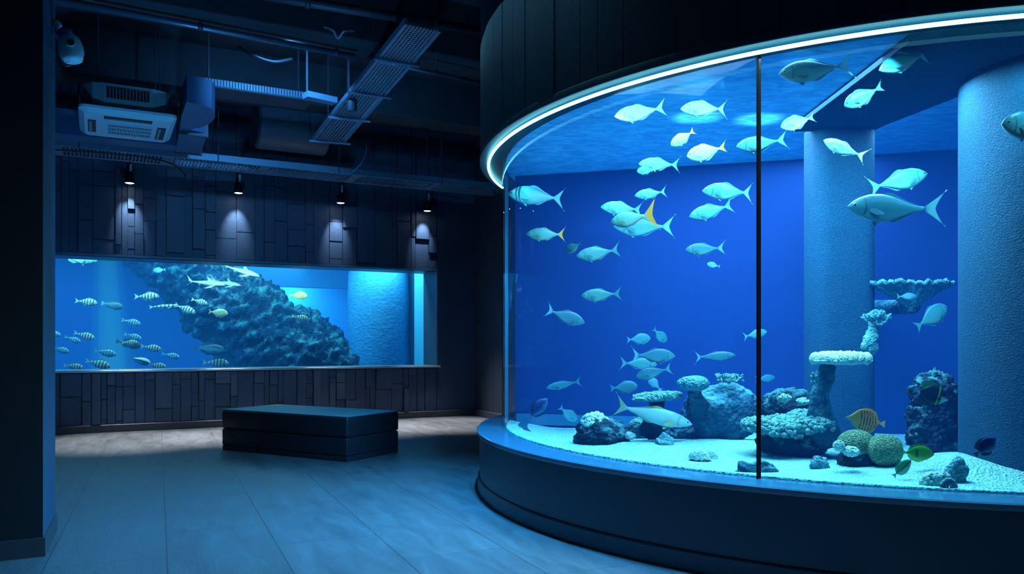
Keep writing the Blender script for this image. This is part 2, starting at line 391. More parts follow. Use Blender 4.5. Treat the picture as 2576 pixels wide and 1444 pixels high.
# tank shell inside
M['tw'] = mat('tank_back_paint', (.002, .032, .20), .95, bump=(5, .1, 3))
a_b = math.radians(172)
bp_ = [(TC.x + (RG - .02) * math.cos(a_b), TC.y + (RG - .02) * math.sin(a_b))]
def back_y(x): return 7.15 - .284 * x
mb = MB(); P0 = (.03, back_y(.03)); P1 = (4.6, back_y(4.6))
mb.prism([P0, P1, (P1[0], P1[1] + .1), (P0[0], P0[1] + .1)], ZP - .05, ZS)
struct(mb.build('wall_aquarium_back', M['tw']))
mb = MB()
arc = [(TC.x + (RG - .025) * math.cos(g), TC.y + (RG - .025) * math.sin(g)) for g in [math.radians(180.5 - k * 1.0) for k in range(9)]]
mb.add([(x, y, z) for (x, y) in arc for z in (ZP, ZS)], [(2 * i, 2 * i + 2, 2 * i + 3, 2 * i + 1) for i in range(8)])
struct(mb.build('wall_aquarium_side', mat('tank_side_acrylic', (.06, .42, .62), .3), smooth=True))
mb = MB()
mb.prism([(P0[0], P0[1] - .002), (2.3, back_y(2.3) - .002), (2.3, back_y(2.3) - .035), (P0[0] + .01, P0[1] - .035)], ZP - .02, .565)
struct(mb.build('trim_aquarium_curb', mat('tank_curb', (.03, .20, .36), .6)))
# water surface seen from below
def surf_mat():
    m, nt, out = nodes('water_underside')
    g = N(nt, 'ShaderNodeNewGeometry')
    mp = N(nt, 'ShaderNodeMapping'); mp.inputs['Scale'].default_value = (1, 2.2, 1); L(nt, g.outputs['Position'], mp.inputs['Vector'])
    n = N(nt, 'ShaderNodeTexNoise', Scale=7.0, Detail=5.0, Distortion=1.2); L(nt, mp.outputs[0], n.inputs['Vector'])
    w = N(nt, 'ShaderNodeTexNoise', Scale=1.1, Detail=2.0); L(nt, mp.outputs[0], w.inputs['Vector'])
    ad = N(nt, 'ShaderNodeMath', operation='MULTIPLY_ADD'); ad.inputs[1].default_value = 3.0; L(nt, w.outputs['Fac'], ad.inputs[0]); L(nt, n.outputs['Fac'], ad.inputs[2])
    bp = N(nt, 'ShaderNodeBump', Strength=.07, Distance=.03); L(nt, ad.outputs[0], bp.inputs['Height'])
    r = N(nt, 'ShaderNodeMapRange', **{'From Min': .40, 'From Max': .62, 'To Min': .55, 'To Max': 1.0}); L(nt, n.outputs['Fac'], r.inputs['Value'])
    t = N(nt, 'ShaderNodeBsdfTranslucent'); sc_ = N(nt, 'ShaderNodeVectorMath', operation='SCALE'); sc_.inputs[0].default_value = (.10, .55, 1.0); L(nt, r.outputs[0], sc_.inputs['Scale'])
    L(nt, sc_.outputs[0], t.inputs['Color'])
    d = N(nt, 'ShaderNodeBsdfDiffuse', Color=(.03, .30, .62, 1)); gl = N(nt, 'ShaderNodeBsdfGlossy', Color=(.3, .7, 1, 1), Roughness=.22); L(nt, bp.outputs[0], gl.inputs['Normal'])
    m1 = N(nt, 'ShaderNodeMixShader', Fac=.2); L(nt, d.outputs[0], m1.inputs[1]); L(nt, gl.outputs[0], m1.inputs[2])
    a_ = N(nt, 'ShaderNodeAddShader'); L(nt, m1.outputs[0], a_.inputs[0]); L(nt, t.outputs[0], a_.inputs[1])
    L(nt, a_.outputs[0], out.inputs['Surface'])
    return m
mb = MB(); mb.lathe([(0.01, ZS + .006), (RG - .03, ZS + .006)], tc_, 96)
tag(mb.build('water_surface', surf_mat(), loc=Vector((TC.x, TC.y, ZS))), 'rippled underside of the water surface at the top of the round aquarium', 'water surface', kind='stuff')
# tank water
mb = MB(); n_ = 96
ring = []
for k in range(n_ + 1):
    g = math.radians(176) + (math.radians(362) - math.radians(176)) * k / n_
    ring.append((TC.x + (RG - .012) * math.cos(g), TC.y + (RG - .012) * math.sin(g)))
ring += [(5.0, back_y(5.0) + .05), (.02, back_y(.02) - .003)]
mb.prism(ring, ZP + .004, ZS - .004)
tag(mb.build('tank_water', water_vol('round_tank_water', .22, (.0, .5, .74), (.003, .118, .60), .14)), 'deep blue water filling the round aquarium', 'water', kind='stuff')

# sand bed
def sand_z(x, y):
    z = .497 + .012 * noise.noise(Vector((x * 1.7, y * 1.7, 0))) + .008 * noise.noise(Vector((x * 6, y * 6, 3)))
    z += .085 * math.exp(-(((x - 2.55) / .5) ** 2 + ((y - 4.35) / .42) ** 2))
    z += .05 * math.exp(-(((x - 1.3) / .9) ** 2 + ((y - 5.3) / .35) ** 2))
    z -= .05 * max(0, min(1, (y - 6.0) / .8))
    r = math.hypot(x - TC.x, y - TC.y)
    k = max(0., min(1., (RG - .06 - r) / .35)); return (ZP + .012) * (1 - k) + z * k
def sand_mat():
    m, nt, out = nodes('coral_sand')
    b = N(nt, 'ShaderNodeBsdfPrincipled', Roughness=.95, **{'Specular IOR Level': .1}); L(nt, b.outputs[0], out.inputs['Surface'])
    g = N(nt, 'ShaderNodeNewGeometry')
    v = N(nt, 'ShaderNodeTexVoronoi', Scale=75.0); L(nt, g.outputs['Position'], v.inputs['Vector'])
    n = N(nt, 'ShaderNodeTexNoise', Scale=22.0, Detail=6.0); L(nt, g.outputs['Position'], n.inputs['Vector'])
    cr = N(nt, 'ShaderNodeMapRange', **{'From Min': .3, 'From Max': .75}); L(nt, n.outputs['Fac'], cr.inputs['Value'])
    mx = N(nt, 'ShaderNodeMix', data_type='RGBA'); mx.inputs[6].default_value = (.30, .84, .87, 1); mx.inputs[7].default_value = (.50, .98, .96, 1)
    L(nt, cr.outputs[0], mx.inputs[0]); L(nt, mx.outputs[2], b.inputs['Base Color'])
    ad = N(nt, 'ShaderNodeMath', operation='ADD'); L(nt, v.outputs['Distance'], ad.inputs[0]); L(nt, n.outputs['Fac'], ad.inputs[1])
    bp = N(nt, 'ShaderNodeBump', Strength=.9, Distance=.02); L(nt, ad.outputs[0], bp.inputs['Height']); L(nt, bp.outputs[0], b.inputs['Normal'])
    return m
mb = MB(); NA, NR = 300, 90; vs = []
for i in range(NR + 1):
    r = (RG - .035) * (1 - (1 - i / NR) ** 1.5)
    for k in range(NA + 1):
        g = math.radians(150) + math.radians(230) * k / NA
        x, y = TC.x + r * math.cos(g), TC.y + r * math.sin(g)
        vs.append((x, y, sand_z(x, y)))
fs = [(i * (NA + 1) + k, i * (NA + 1) + k + 1, (i + 1) * (NA + 1) + k + 1, (i + 1) * (NA + 1) + k) for i in range(NR) for k in range(NA)]
o_ = len(vs)
for k in range(NA + 1):
    x, y, z = vs[NR * (NA + 1) + k]; vs.append((x, y, ZP))
fs += [(NR * (NA + 1) + k, NR * (NA + 1) + k + 1, o_ + k + 1, o_ + k) for k in range(NA)]
mb.add(vs, fs)
tag(mb.build('sand', sand_mat(), smooth=True), 'pale coarse sand covering the floor of the round aquarium', 'sand', kind='stuff')

# columns and beam slab in the tank
MC = stucco_mat('tank_column_stucco', (.013, .105, .205), (.006, .06, .14), 95, .3)
def rrect(x0, x1, y0, y1, r, n=6):
    out = []
    for (cx, cy, a0) in ((x1 - r, y0 + r, -90), (x1 - r, y1 - r, 0), (x0 + r, y1 - r, 90), (x0 + r, y0 + r, 180)):
        for k in range(n + 1):
            g = math.radians(a0 + 90 * k / n); out.append((cx + r * math.cos(g), cy + r * math.sin(g)))
    return out
mb = MB(); mb.prism(rrect(2.07, 2.49, 5.38, 5.72, .1), .4, ZS); struct(mb.build('pillar_aquarium', MC, smooth=True)).data.set_sharp_from_angle(angle=.5)
mb = MB(); mb.lathe([(.46, .4), (.46, ZS)], (2.95, 4.32, 0), 64); struct(mb.build('pillar_aquarium', MC, smooth=True))
def arcpt(x, r=RG - .05): return (x, TC.y - math.sqrt(r * r - (x - TC.x) ** 2))
sp = [(1.93, 5.42), arcpt(1.93)] + [arcpt(1.93 + .2 * k) for k in range(1, 10)] + [(3.75, 4.3), (2.9, 4.4), (2.66, 4.69), (2.50, 5.36), (2.50, 5.5), (1.93, 5.5)]
mb = MB(); mb.prism(sp, 2.660, ZS + .004); struct(mb.build('beam_aquarium', MC))

# ------------------------------------------------------------------ fish
def prof(ts, vs_, t):
    d = np.linspace(0, 1, 240); y = np.interp(d, ts, vs_); k = np.hanning(23); k /= k.sum()
    yp = np.concatenate([2 * y[0] - y[11:0:-1], y, 2 * y[-1] - y[-2:-13:-1]]); y2 = np.convolve(yp, k, 'valid')
    return float(np.interp(t, d, y2))
SH = {
 # LB body share, nodes t, top, bottom, halfwidth, tail(span, fork, len), dorsal(t0,t1,h), anal(t0,t1,h), eye(t,z,r), pectoral length
 'jack': dict(LB=.80, t=[0, .06, .16, .3, .45, .6, .75, .88, 1], top=[.006, .06, .112, .152, .16, .134, .083, .037, .02], bot=[.006, .05, .098, .145, .163, .14, .088, .037, .02],
              w=[.004, .028, .046, .058, .058, .046, .03, .014, .008], tail=(.20, .10), dor=(.42, .93, .036), ana=(.55, .93, .028), eye=(.085, .022, .017), pec=.15),
 'torpedo': dict(LB=.82, t=[0, .06, .16, .3, .45, .6, .75, .88, 1], top=[.006, .042, .075, .1, .105, .09, .06, .03, .018], bot=[.006, .036, .065, .095, .108, .095, .06, .03, .018],
              w=[.004, .028, .046, .056, .056, .046, .03, .014, .008], tail=(.17, .10), dor=(.42, .93, .03), ana=(.55, .93, .026), eye=(.08, .016, .013), pec=.14),
 'bigtail': dict(LB=.70, t=[0, .06, .16, .3, .45, .6, .75, .88, 1], top=[.006, .06, .112, .152, .16, .134, .083, .045, .03], bot=[.006, .05, .098, .145, .163, .14, .088, .045, .03],
              w=[.004, .028, .046, .058, .058, .046, .03, .016, .01], tail=(.34, .13), dor=(.42, .93, .034), ana=(.55, .93, .028), eye=(.085, .022, .017), pec=.15),
 'deep': dict(LB=.80, t=[0, .05, .15, .3, .45, .6, .75, .9, 1], top=[.01, .08, .155, .205, .21, .185, .125, .05, .03], bot=[.01, .07, .14, .195, .21, .19, .13, .05, .03],
              w=[.006, .035, .055, .065, .065, .052, .035, .016, .01], tail=(.16, .08), dor=(.35, .93, .04), ana=(.5, .93, .04), eye=(.1, .03, .02), pec=.15),
 'butterfly': dict(LB=.84, t=[0, .06, .14, .24, .36, .5, .68, .84, .94, 1], top=[.012, .035, .075, .16, .25, .29, .29, .21, .08, .045], bot=[.012, .028, .06, .14, .23, .29, .29, .20, .08, .045],
              w=[.008, .02, .035, .05, .055, .055, .045, .03, .016, .01], tail=(.105, .02), dor=(.32, .93, .035), ana=(.42, .93, .035), eye=(.165, .035, .022), pec=.14),
 'tang': dict(LB=.82, t=[0, .05, .12, .25, .4, .55, .72, .87, .95, 1], top=[.012, .06, .12, .19, .22, .22, .18, .09, .045, .035], bot=[.012, .05, .105, .17, .21, .21, .17, .085, .045, .035],
              w=[.008, .03, .045, .058, .06, .055, .042, .024, .015, .01], tail=(.14, .05), dor=(.22, .93, .06), ana=(.32, .93, .055), eye=(.15, .05, .018), pec=.13),
 'angel': dict(LB=.80, t=[0, .06, .15, .28, .42, .58, .75, .88, .96, 1], top=[.012, .06, .13, .22, .27, .28, .22, .11, .06, .05], bot=[.012, .05, .12, .2, .25, .25, .19, .10, .06, .05],
              w=[.008, .03, .046, .058, .06, .055, .042, .024, .015, .01], tail=(.13, .02), dor=(.22, .96, .10), ana=(.4, .96, .09), eye=(.13, .045, .02), pec=.14),
 'sergeant': dict(LB=.78, t=[0, .06, .16, .3, .45, .6, .76, .9, 1], top=[.008, .065, .115, .155, .165, .14, .09, .05, .038], bot=[.008, .055, .1, .14, .155, .13, .085, .045, .035],
              w=[.006, .03, .05, .062, .06, .05, .034, .018, .01], tail=(.13, .07), dor=(.3, .9, .045), ana=(.55, .9, .045), eye=(.1, .03, .017), pec=.13),
 'shark': dict(LB=.82, t=[0, .05, .14, .28, .42, .58, .74, .88, 1], top=[.008, .035, .058, .078, .08, .062, .042, .025, .018], bot=[.004, .022, .045, .06, .065, .055, .036, .02, .014],
              w=[.006, .035, .058, .07, .068, .052, .034, .018, .01], tail=(.15, .10), dor=(.36, .52, .10), ana=(.72, .8, .03), eye=(.08, .01, .008), pec=.2),
 'slender': dict(LB=.84, t=[0, .06, .16, .3, .45, .6, .76, .9, 1], top=[.006, .025, .04, .05, .052, .05, .04, .025, .015], bot=[.006, .022, .036, .045, .05, .046, .036, .022, .014],
              w=[.006, .02, .03, .038, .038, .034, .026, .015, .008], tail=(.075, .06), dor=(.5, .85, .03), ana=(.55, .85, .03), eye=(.06, .012, .01), pec=.08),
 'grouper': dict(LB=.82, t=[0, .05, .15, .3, .45, .6, .76, .9, 1], top=[.02, .09, .15, .18, .175, .15, .105, .06, .05], bot=[.015, .07, .12, .155, .16, .135, .09, .055, .045],
              w=[.015, .055, .08, .09, .085, .068, .045, .024, .014], tail=(.12, .0), dor=(.28, .92, .06), ana=(.58, .9, .06), eye=(.12, .06, .014), pec=.17),
}
def lerp(a, b, k): return tuple(a[i] + (b[i] - a[i]) * k for i in range(3))
def sst(a, b, x):
    k = max(0., min(1., (x - a) / (b - a))); return k * k * (3 - 2 * k)
def bars(t, c, n, duty, ph=0.):
    x = (t * n + ph) % 1.0; return 1 if x < duty else 0
def pal_silver(flank, back, belly, tail, fin=None):
    fin = fin or lerp(back, flank, .5)
    def f(part, t, h):
        if part == 'tail': return lerp(lerp(back, flank, .6), tail, sst(.0, .25, t))
        if part != 'body': return fin
        c = lerp(flank, back, sst(.15, .85, h)) if h > 0 else lerp(flank, belly, sst(.1, .9, -h))
        g = abs(t - (.235 - .05 * h * h)); c = lerp(c, lerp(back, (0, 0, 0), .4), .85 * (1 - sst(.0, .022, g)) * (1 if abs(h) < .8 else 0))   # gill cover edge
        if t < .09 and -.45 < h < -.1: c = lerp(c, back, .7 * (1 - sst(.0, .09, t)))     # mouth
        if abs(h - .22) < .06 and t > .25: c = lerp(c, back, .35)                           # lateral line
        if .93 < t: c = lerp(c, tail, .5 * sst(.93, 1, t))
        return c
    return f
def pal_bars(light, dark, yellow):
    def f(part, t, h):
        if part == 'tail': return lerp(light, yellow, .4)
        if part != 'body': return lerp(light, dark, .6)
        c = lerp(light, yellow, sst(.2, .9, h))
        x = t * 6.4 - .9
        d = abs((x % 1) - .5)
        if t > .14: c = lerp(dark, c, sst(.13, .24, d))
        if t < .1 and h > .2: c = lerp(c, dark, .7)
        return c
    return f
def pal_butterfly(part, t, h):
    Y, O, W, K = (1.0, .45, .01), (1.0, .35, .005), (.80, .56, .18), (.03, .02, .02)
    if part == 'tail': return (1.0, .56, .05)
    if part != 'body': return Y
    c = lerp(W, Y, sst(.12, .32, t + .1 * h)); c = lerp(c, O, sst(.3, .7, t))
    x = (t + .05 * abs(h) ** 2) * 11.5 - 3.6
    if .36 < t < .93 and abs(h) < .93 and abs((x % 1) - .5) < .17: c = K
    if .9 < t: c = lerp(c, (1.0, .42, .03), sst(.9, .97, t))
    return c
def pal_green(part, t, h):
    if part == 'tail': return (.10, .42, .10)
    if part != 'body': return (.12, .45, .03)
    c = lerp((.05, .38, .02), (.18, .55, .08), sst(-.2, -.9, h))
    if .6 < t < .68 and abs(h) < .6: c = (.01, .10, .02)
    return c
def pal_teal(part, t, h):
    if part == 'tail': return (.05, .28, .25)
    if part != 'body': return (.04, .30, .20)
    c = lerp((.02, .30, .12), (.12, .42, .32), sst(-.1, -.5, h)); return (.0, .06, .05) if abs(h + .05) < .1 else c
def pal_navy(part, t, h):
    if part == 'tail': return (.03, .12, .28)
    if part != 'body': return (.006, .02, .09)
    return lerp((.006, .04, .17), (.03, .20, .42), sst(.0, -.7, h) * .8)
def pal_angel(part, t, h):
    if part == 'tail': return (.10, .45, .55)
    if part == 'dorsal': return (.05, .35, .12)
    if part != 'body': return (.02, .06, .08)
    if t < .32 and h < .2: return lerp((.3, .75, .7), (.1, .5, .2), sst(.2, .32, t))
    if .36 < t < .42: return (.2, .6, .08)
    return (.008, .02, .03)
def pal_shark(part, t, h):
    g, w = (.24, .40, .42), (.60, .66, .58)
    if part != 'body': return lerp(g, w, .4)
    return lerp(w, g, sst(-.2, .35, h))
def pal_penguin(part, t, h):
    if part != 'body': return (.06, .3, .45)
    return (.75, .9, .9) if h > .25 else ((.01, .05, .12) if h > -.1 else (.08, .35, .5))
def pal_spots(part, t, h):
    a, b = (.62, .72, .42), (.05, .25, .3)
    if part != 'body': return lerp(a, b, .3)
    return lerp(a, b, .8) if (math.sin(t * 62) * math.sin(h * 9 + math.floor(t * 20) * 1.6) > .15 and t > .15) else a
def pal_grouper(part, t, h):
    if part != 'body': return (.03, .18, .30)
    return lerp((.07, .38, .52), (.012, .07, .16), sst(.1, .6, h))
S1 = (.055, .34, .45); B1 = (.012, .13, .24); W1 = (.20, .58, .68)
PAL = {
 'silver': pal_silver(S1, B1, W1, (.16, .58, .66)),
 'bright': pal_silver((.14, .48, .58), (.035, .24, .38), (.38, .74, .80), (.11, .44, .56)),
 'dusk': pal_silver((.07, .38, .46), (.03, .22, .32), (.14, .50, .56), (.08, .38, .44)),
 'teal': pal_silver((.10, .46, .50), (.04, .28, .34), (.22, .62, .62), (.10, .46, .46)),
 'yellowtail': pal_silver((.10, .46, .50), (.05, .30, .36), (.24, .62, .60), (1.0, .46, .02), (.2, .45, .3)),
 'lemon': pal_silver((.42, .66, .30), (.36, .60, .16), (.44, .72, .42), (.70, .62, .04), (.4, .55, .2)),
 'goldtail': pal_silver((.20, .62, .60), (.12, .50, .48), (.36, .72, .64), (1.0, .46, .01), (.35, .50, .30)),
 'pale': pal_silver((.42, .80, .80), (.22, .62, .66), (.62, .9, .88), (.30, .58, .30), (.4, .65, .3)),
 'brown': pal_silver((.10, .16, .12), (.05, .08, .07), (.16, .24, .18), (.08, .10, .08)),
 'cream': pal_silver((.95, .70, .26), (.70, .52, .14), (1.0, .85, .42), (.9, .7, .3)),
 'sergeant': pal_bars((.42, .78, .70), (.015, .11, .20), (.55, .72, .40)),
 'sergeant_blue': pal_bars((.22, .60, .70), (.03, .20, .36), (.22, .60, .65)),
 'butterfly': pal_butterfly, 'green': pal_green, 'teal_stripe': pal_teal, 'navy': pal_navy, 'angel': pal_angel, 'shark': pal_shark,
 'penguin': pal_penguin, 'spots': pal_spots, 'grouper': pal_grouper,
}
M_skin = attr_mat('fish_skin', .36, 0, 120., .5); M_fin = attr_mat('fish_fin', .5, .10)
M_eye = [mat('eye_iris', (.35, .58, .62), .2), mat('eye_pupil', (.004, .005, .008), .1)]
FISH = {}
def fish_mesh(shape, pal, bend):
    key = (shape, pal, bend)
    if key in FISH: return FISH[key]
    S = SH[shape]; P = PAL[pal]; LB = S['LB']; NL, NRi = 56, 26
    fT = [prof(S['t'], S['top'], k / NL) for k in range(NL + 1)]; fB = [prof(S['t'], S['bot'], k / NL) for k in range(NL + 1)]; fW = [prof(S['t'], S['w'], k / NL) for k in range(NL + 1)]
    def top(t): return np.interp(t, np.linspace(0, 1, NL + 1), fT)
    def bot(t): return np.interp(t, np.linspace(0, 1, NL + 1), fB)
    def wid(t): return np.interp(t, np.linspace(0, 1, NL + 1), fW)
    def bd(x):                                   # sideways swimming bend, grows to the tail
        s = .5 - x; return bend * .16 * max(0, s - .25) ** 2 * 2.2
    v, f, c, mi = [], [], [], []
    for i in range(NL + 1):
        t = i / NL; x = .5 - t * LB
        for k in range(NRi):
            a = 2 * math.pi * k / NRi; sy, sz = math.cos(a), math.sin(a)
            h = sz
            v.append((x, fW[i] * math.copysign(abs(sy) ** .85, sy) + bd(x), (fT[i] if sz > 0 else fB[i]) * sz)); c.append(P('body', t, h) + (1,))
    for i in range(NL):
        for k in range(NRi):
            f.append((i * NRi + k, (i + 1) * NRi + k, (i + 1) * NRi + (k + 1) % NRi, i * NRi + (k + 1) % NRi)); mi.append(0)
    f.append(tuple(range(NRi))); mi.append(0); f.append(tuple(NL * NRi + k for k in range(NRi - 1, -1, -1))); mi.append(0)
    def strip(A, B, part, nm=5):                 # ruled fin between the polylines A and B
        n = len(A); o = len(v)
        for i in range(n):
            for j in range(nm + 1):
                p = [A[i][q] + (B[i][q] - A[i][q]) * j / nm for q in range(3)]
                v.append((p[0], p[1] + bd(p[0]), p[2])); c.append(P(part, (max(0, (.5 - LB) - p[0])) / (1 - LB) if part == 'tail' else .5, j / nm) + (1,))
        for i in range(n - 1):
            for j in range(nm):
                f.append((o + i * (nm + 1) + j, o + (i + 1) * (nm + 1) + j, o + (i + 1) * (nm + 1) + j + 1, o + i * (nm + 1) + j + 1)); mi.append(1)
    span, fork = S['tail']; xb = .5 - LB + .035; xe = -.5
    for sg in (1, -1):
        up = span * (1.25 if (shape == 'shark' and sg > 0) else (.65 if shape == 'shark' else 1))
        xt = xe if not (shape == 'shark' and sg < 0) else xe + .06
        A, B = [], []
        for k in range(11):
            s = k / 10
            A.append((xb + (xt - xb) * s, 0, sg * up * s ** 1.15))
            xn = xt + fork                        # notch of the fork
            B.append((xn + (xt + .014 - xn) * s ** 1.35, 0, sg * up * s ** 1.02))
        strip(A, B, 'tail')
    if True:
        t0, t1, h = S['dor']; A, B = [], []
        for k in range(13):
            s = k / 12; t = t0 + (t1 - t0) * s; z = top(t)
            hh = h * (sst(0, .22, s) * (1 - .62 * sst(.2, .75, s)) * (1 - sst(.85, 1, s) * .6))
            if shape == 'shark': hh = h * (1 - abs(s * 2 - 1.3) if s < .65 else (1 - s) / .35) if s > .02 else 0
            if shape in ('tang', 'butterfly', 'grouper'): hh = h * sst(0, .3, s) * (1 - .7 * sst(.85, 1, s))
            if shape == 'angel': hh = h * (.25 + 1.3 * s) * (1 - .8 * sst(.93, 1, s))
            A.append((.5 - t * LB, 0, z * .93)); B.append((.5 - t * LB - hh * .9, 0, z * .97 + max(hh, .0)))
        strip(A, B, 'dorsal', 3)
        t0, t1, h = S['ana']; A, B = [], []
        for k in range(11):
            s = k / 10; t = t0 + (t1 - t0) * s; z = bot(t)
            hh = h * (sst(0, .25, s) * (1 - .6 * sst(.25, .8, s)))
            if shape in ('tang', 'butterfly', 'angel', 'grouper'): hh = h * sst(0, .3, s) * (1 - .7 * sst(.85, 1, s))
            A.append((.5 - t * LB, 0, -z * .93)); B.append((.5 - t * LB - hh * .9, 0, -z * .97 - hh))
        strip(A, B, 'anal', 3)
    pl_ = S['pec']
    for sg in (1, -1):                            # pectoral fins, swept back from behind the gill cover
        x0, z0, y0 = .5 - .27 * LB, -.03, sg * wid(.27) * .9
        A, B = [], []
        for k in range(8):
            s = k / 7; hw = .028 * math.sin(math.pi * min(1, s * .86 + .12)) * (1.2 if shape != 'shark' else .9)
            yy = y0 + sg * pl_ * .38 * s * (2.2 if shape == 'shark' else 1); dz = -pl_ * (.30 if shape != 'shark' else .55) * s
            A.append((x0 - pl_ * s, yy, z0 + hw + dz)); B.append((x0 - pl_ * s, yy + sg * .003, z0 - hw + dz))
        strip(A, B, 'pectoral', 3)
        A, B = [], []                             # pelvic fins
        x0, z0 = .5 - .33 * LB, -bot(.33) * .92
        for k in range(5):
            s = k / 4; A.append((x0 - .07 * s, sg * (.012 + .02 * s), z0 - .055 * s)); B.append((x0 - .05 - .03 * s, sg * (.012 + .015 * s), z0 - .03 * s))
        strip(A, B, 'pelvic', 2)
    me = bpy.data.meshes.new(shape + '_fish'); me.from_pydata(v, [], f)
    me.materials.append(M_skin); me.materials.append(M_fin); me.polygons.foreach_set('material_index', mi)
    me.polygons.foreach_set('use_smooth', [True] * len(f))
    at = me.color_attributes.new('Col', 'FLOAT_COLOR', 'POINT'); at.data.foreach_set('color', np.array(c, dtype=np.float32).ravel()); me.update()
    eyes = []
    et, ez, er = S['eye']
    ic = ICO[3]
    for sg in (1, -1):
        kk = min(.95, abs(ez) / max(top(et), .01)); yy = wid(et) * math.sqrt(max(.05, 1 - kk * kk)) ** .85
        em = bpy.data.meshes.new('eye'); em.from_pydata([(.5 - et * LB + p[0] * er, sg * (yy - er * .18) + p[1] * er * .5, ez + p[2] * er) for p in ic[0]], [], ic[1])
        for mm in M_eye: em.materials.append(mm)
        em.polygons.foreach_set('material_index', [1 if math.hypot(*[sum(ic[0][i][q] for i in fc) / 3 for q in (0, 2)]) < .62 else 0 for fc in ic[1]])
        em.polygons.foreach_set('use_smooth', [True] * len(ic[1])); em.update(); eyes.append(em)
    FISH[key] = (me, eyes); return FISH[key]
def place_fish(name, shape, pal, nose, tail, D, label, cat='fish', group=None, yaw=0., bend=0, roll=0., eyes=True):
    me, ey = fish_mesh(shape, pal, bend)
    a, b = pix(nose[0], nose[1], D), pix(tail[0], tail[1], D)
    fwd = a - b; Ln = fwd.length; c = (a + b) / 2
    X = (fwd.normalized() * math.cos(yaw) + Vector((0, 1, 0)) * math.sin(yaw)).normalized()
    Ln /= max(.3, math.cos(yaw))
    right = Vector((0, 1, 0)) - X * X.y
    if right.length < 1e-3: right = Vector((1, 0, 0))
    Z = X.cross(right).normalized()
    if Z.z < 0: Z = -Z
    if roll: Z = (Matrix.Rotation(roll, 3, X) @ Z)
    Y = Z.cross(X)
    R = Matrix((X, Y, Z)).transposed().to_4x4()
    o = bpy.data.objects.new(name, me); C.objects.link(o)
    o.matrix_world = Matrix.Translation(c) @ R @ Matrix.Scale(Ln, 4)
    tag(o, label, cat, group)
    if eyes:
        for em in ey:
            e = bpy.data.objects.new('eye', em); C.objects.link(e); e.parent = o
    return o
def tD(x, fr):      # depth in the round tank as a share of the way from glass to back wall
    a, b = tank_front(x), tank_back(x); return a + .16 + (b - a - .42) * fr

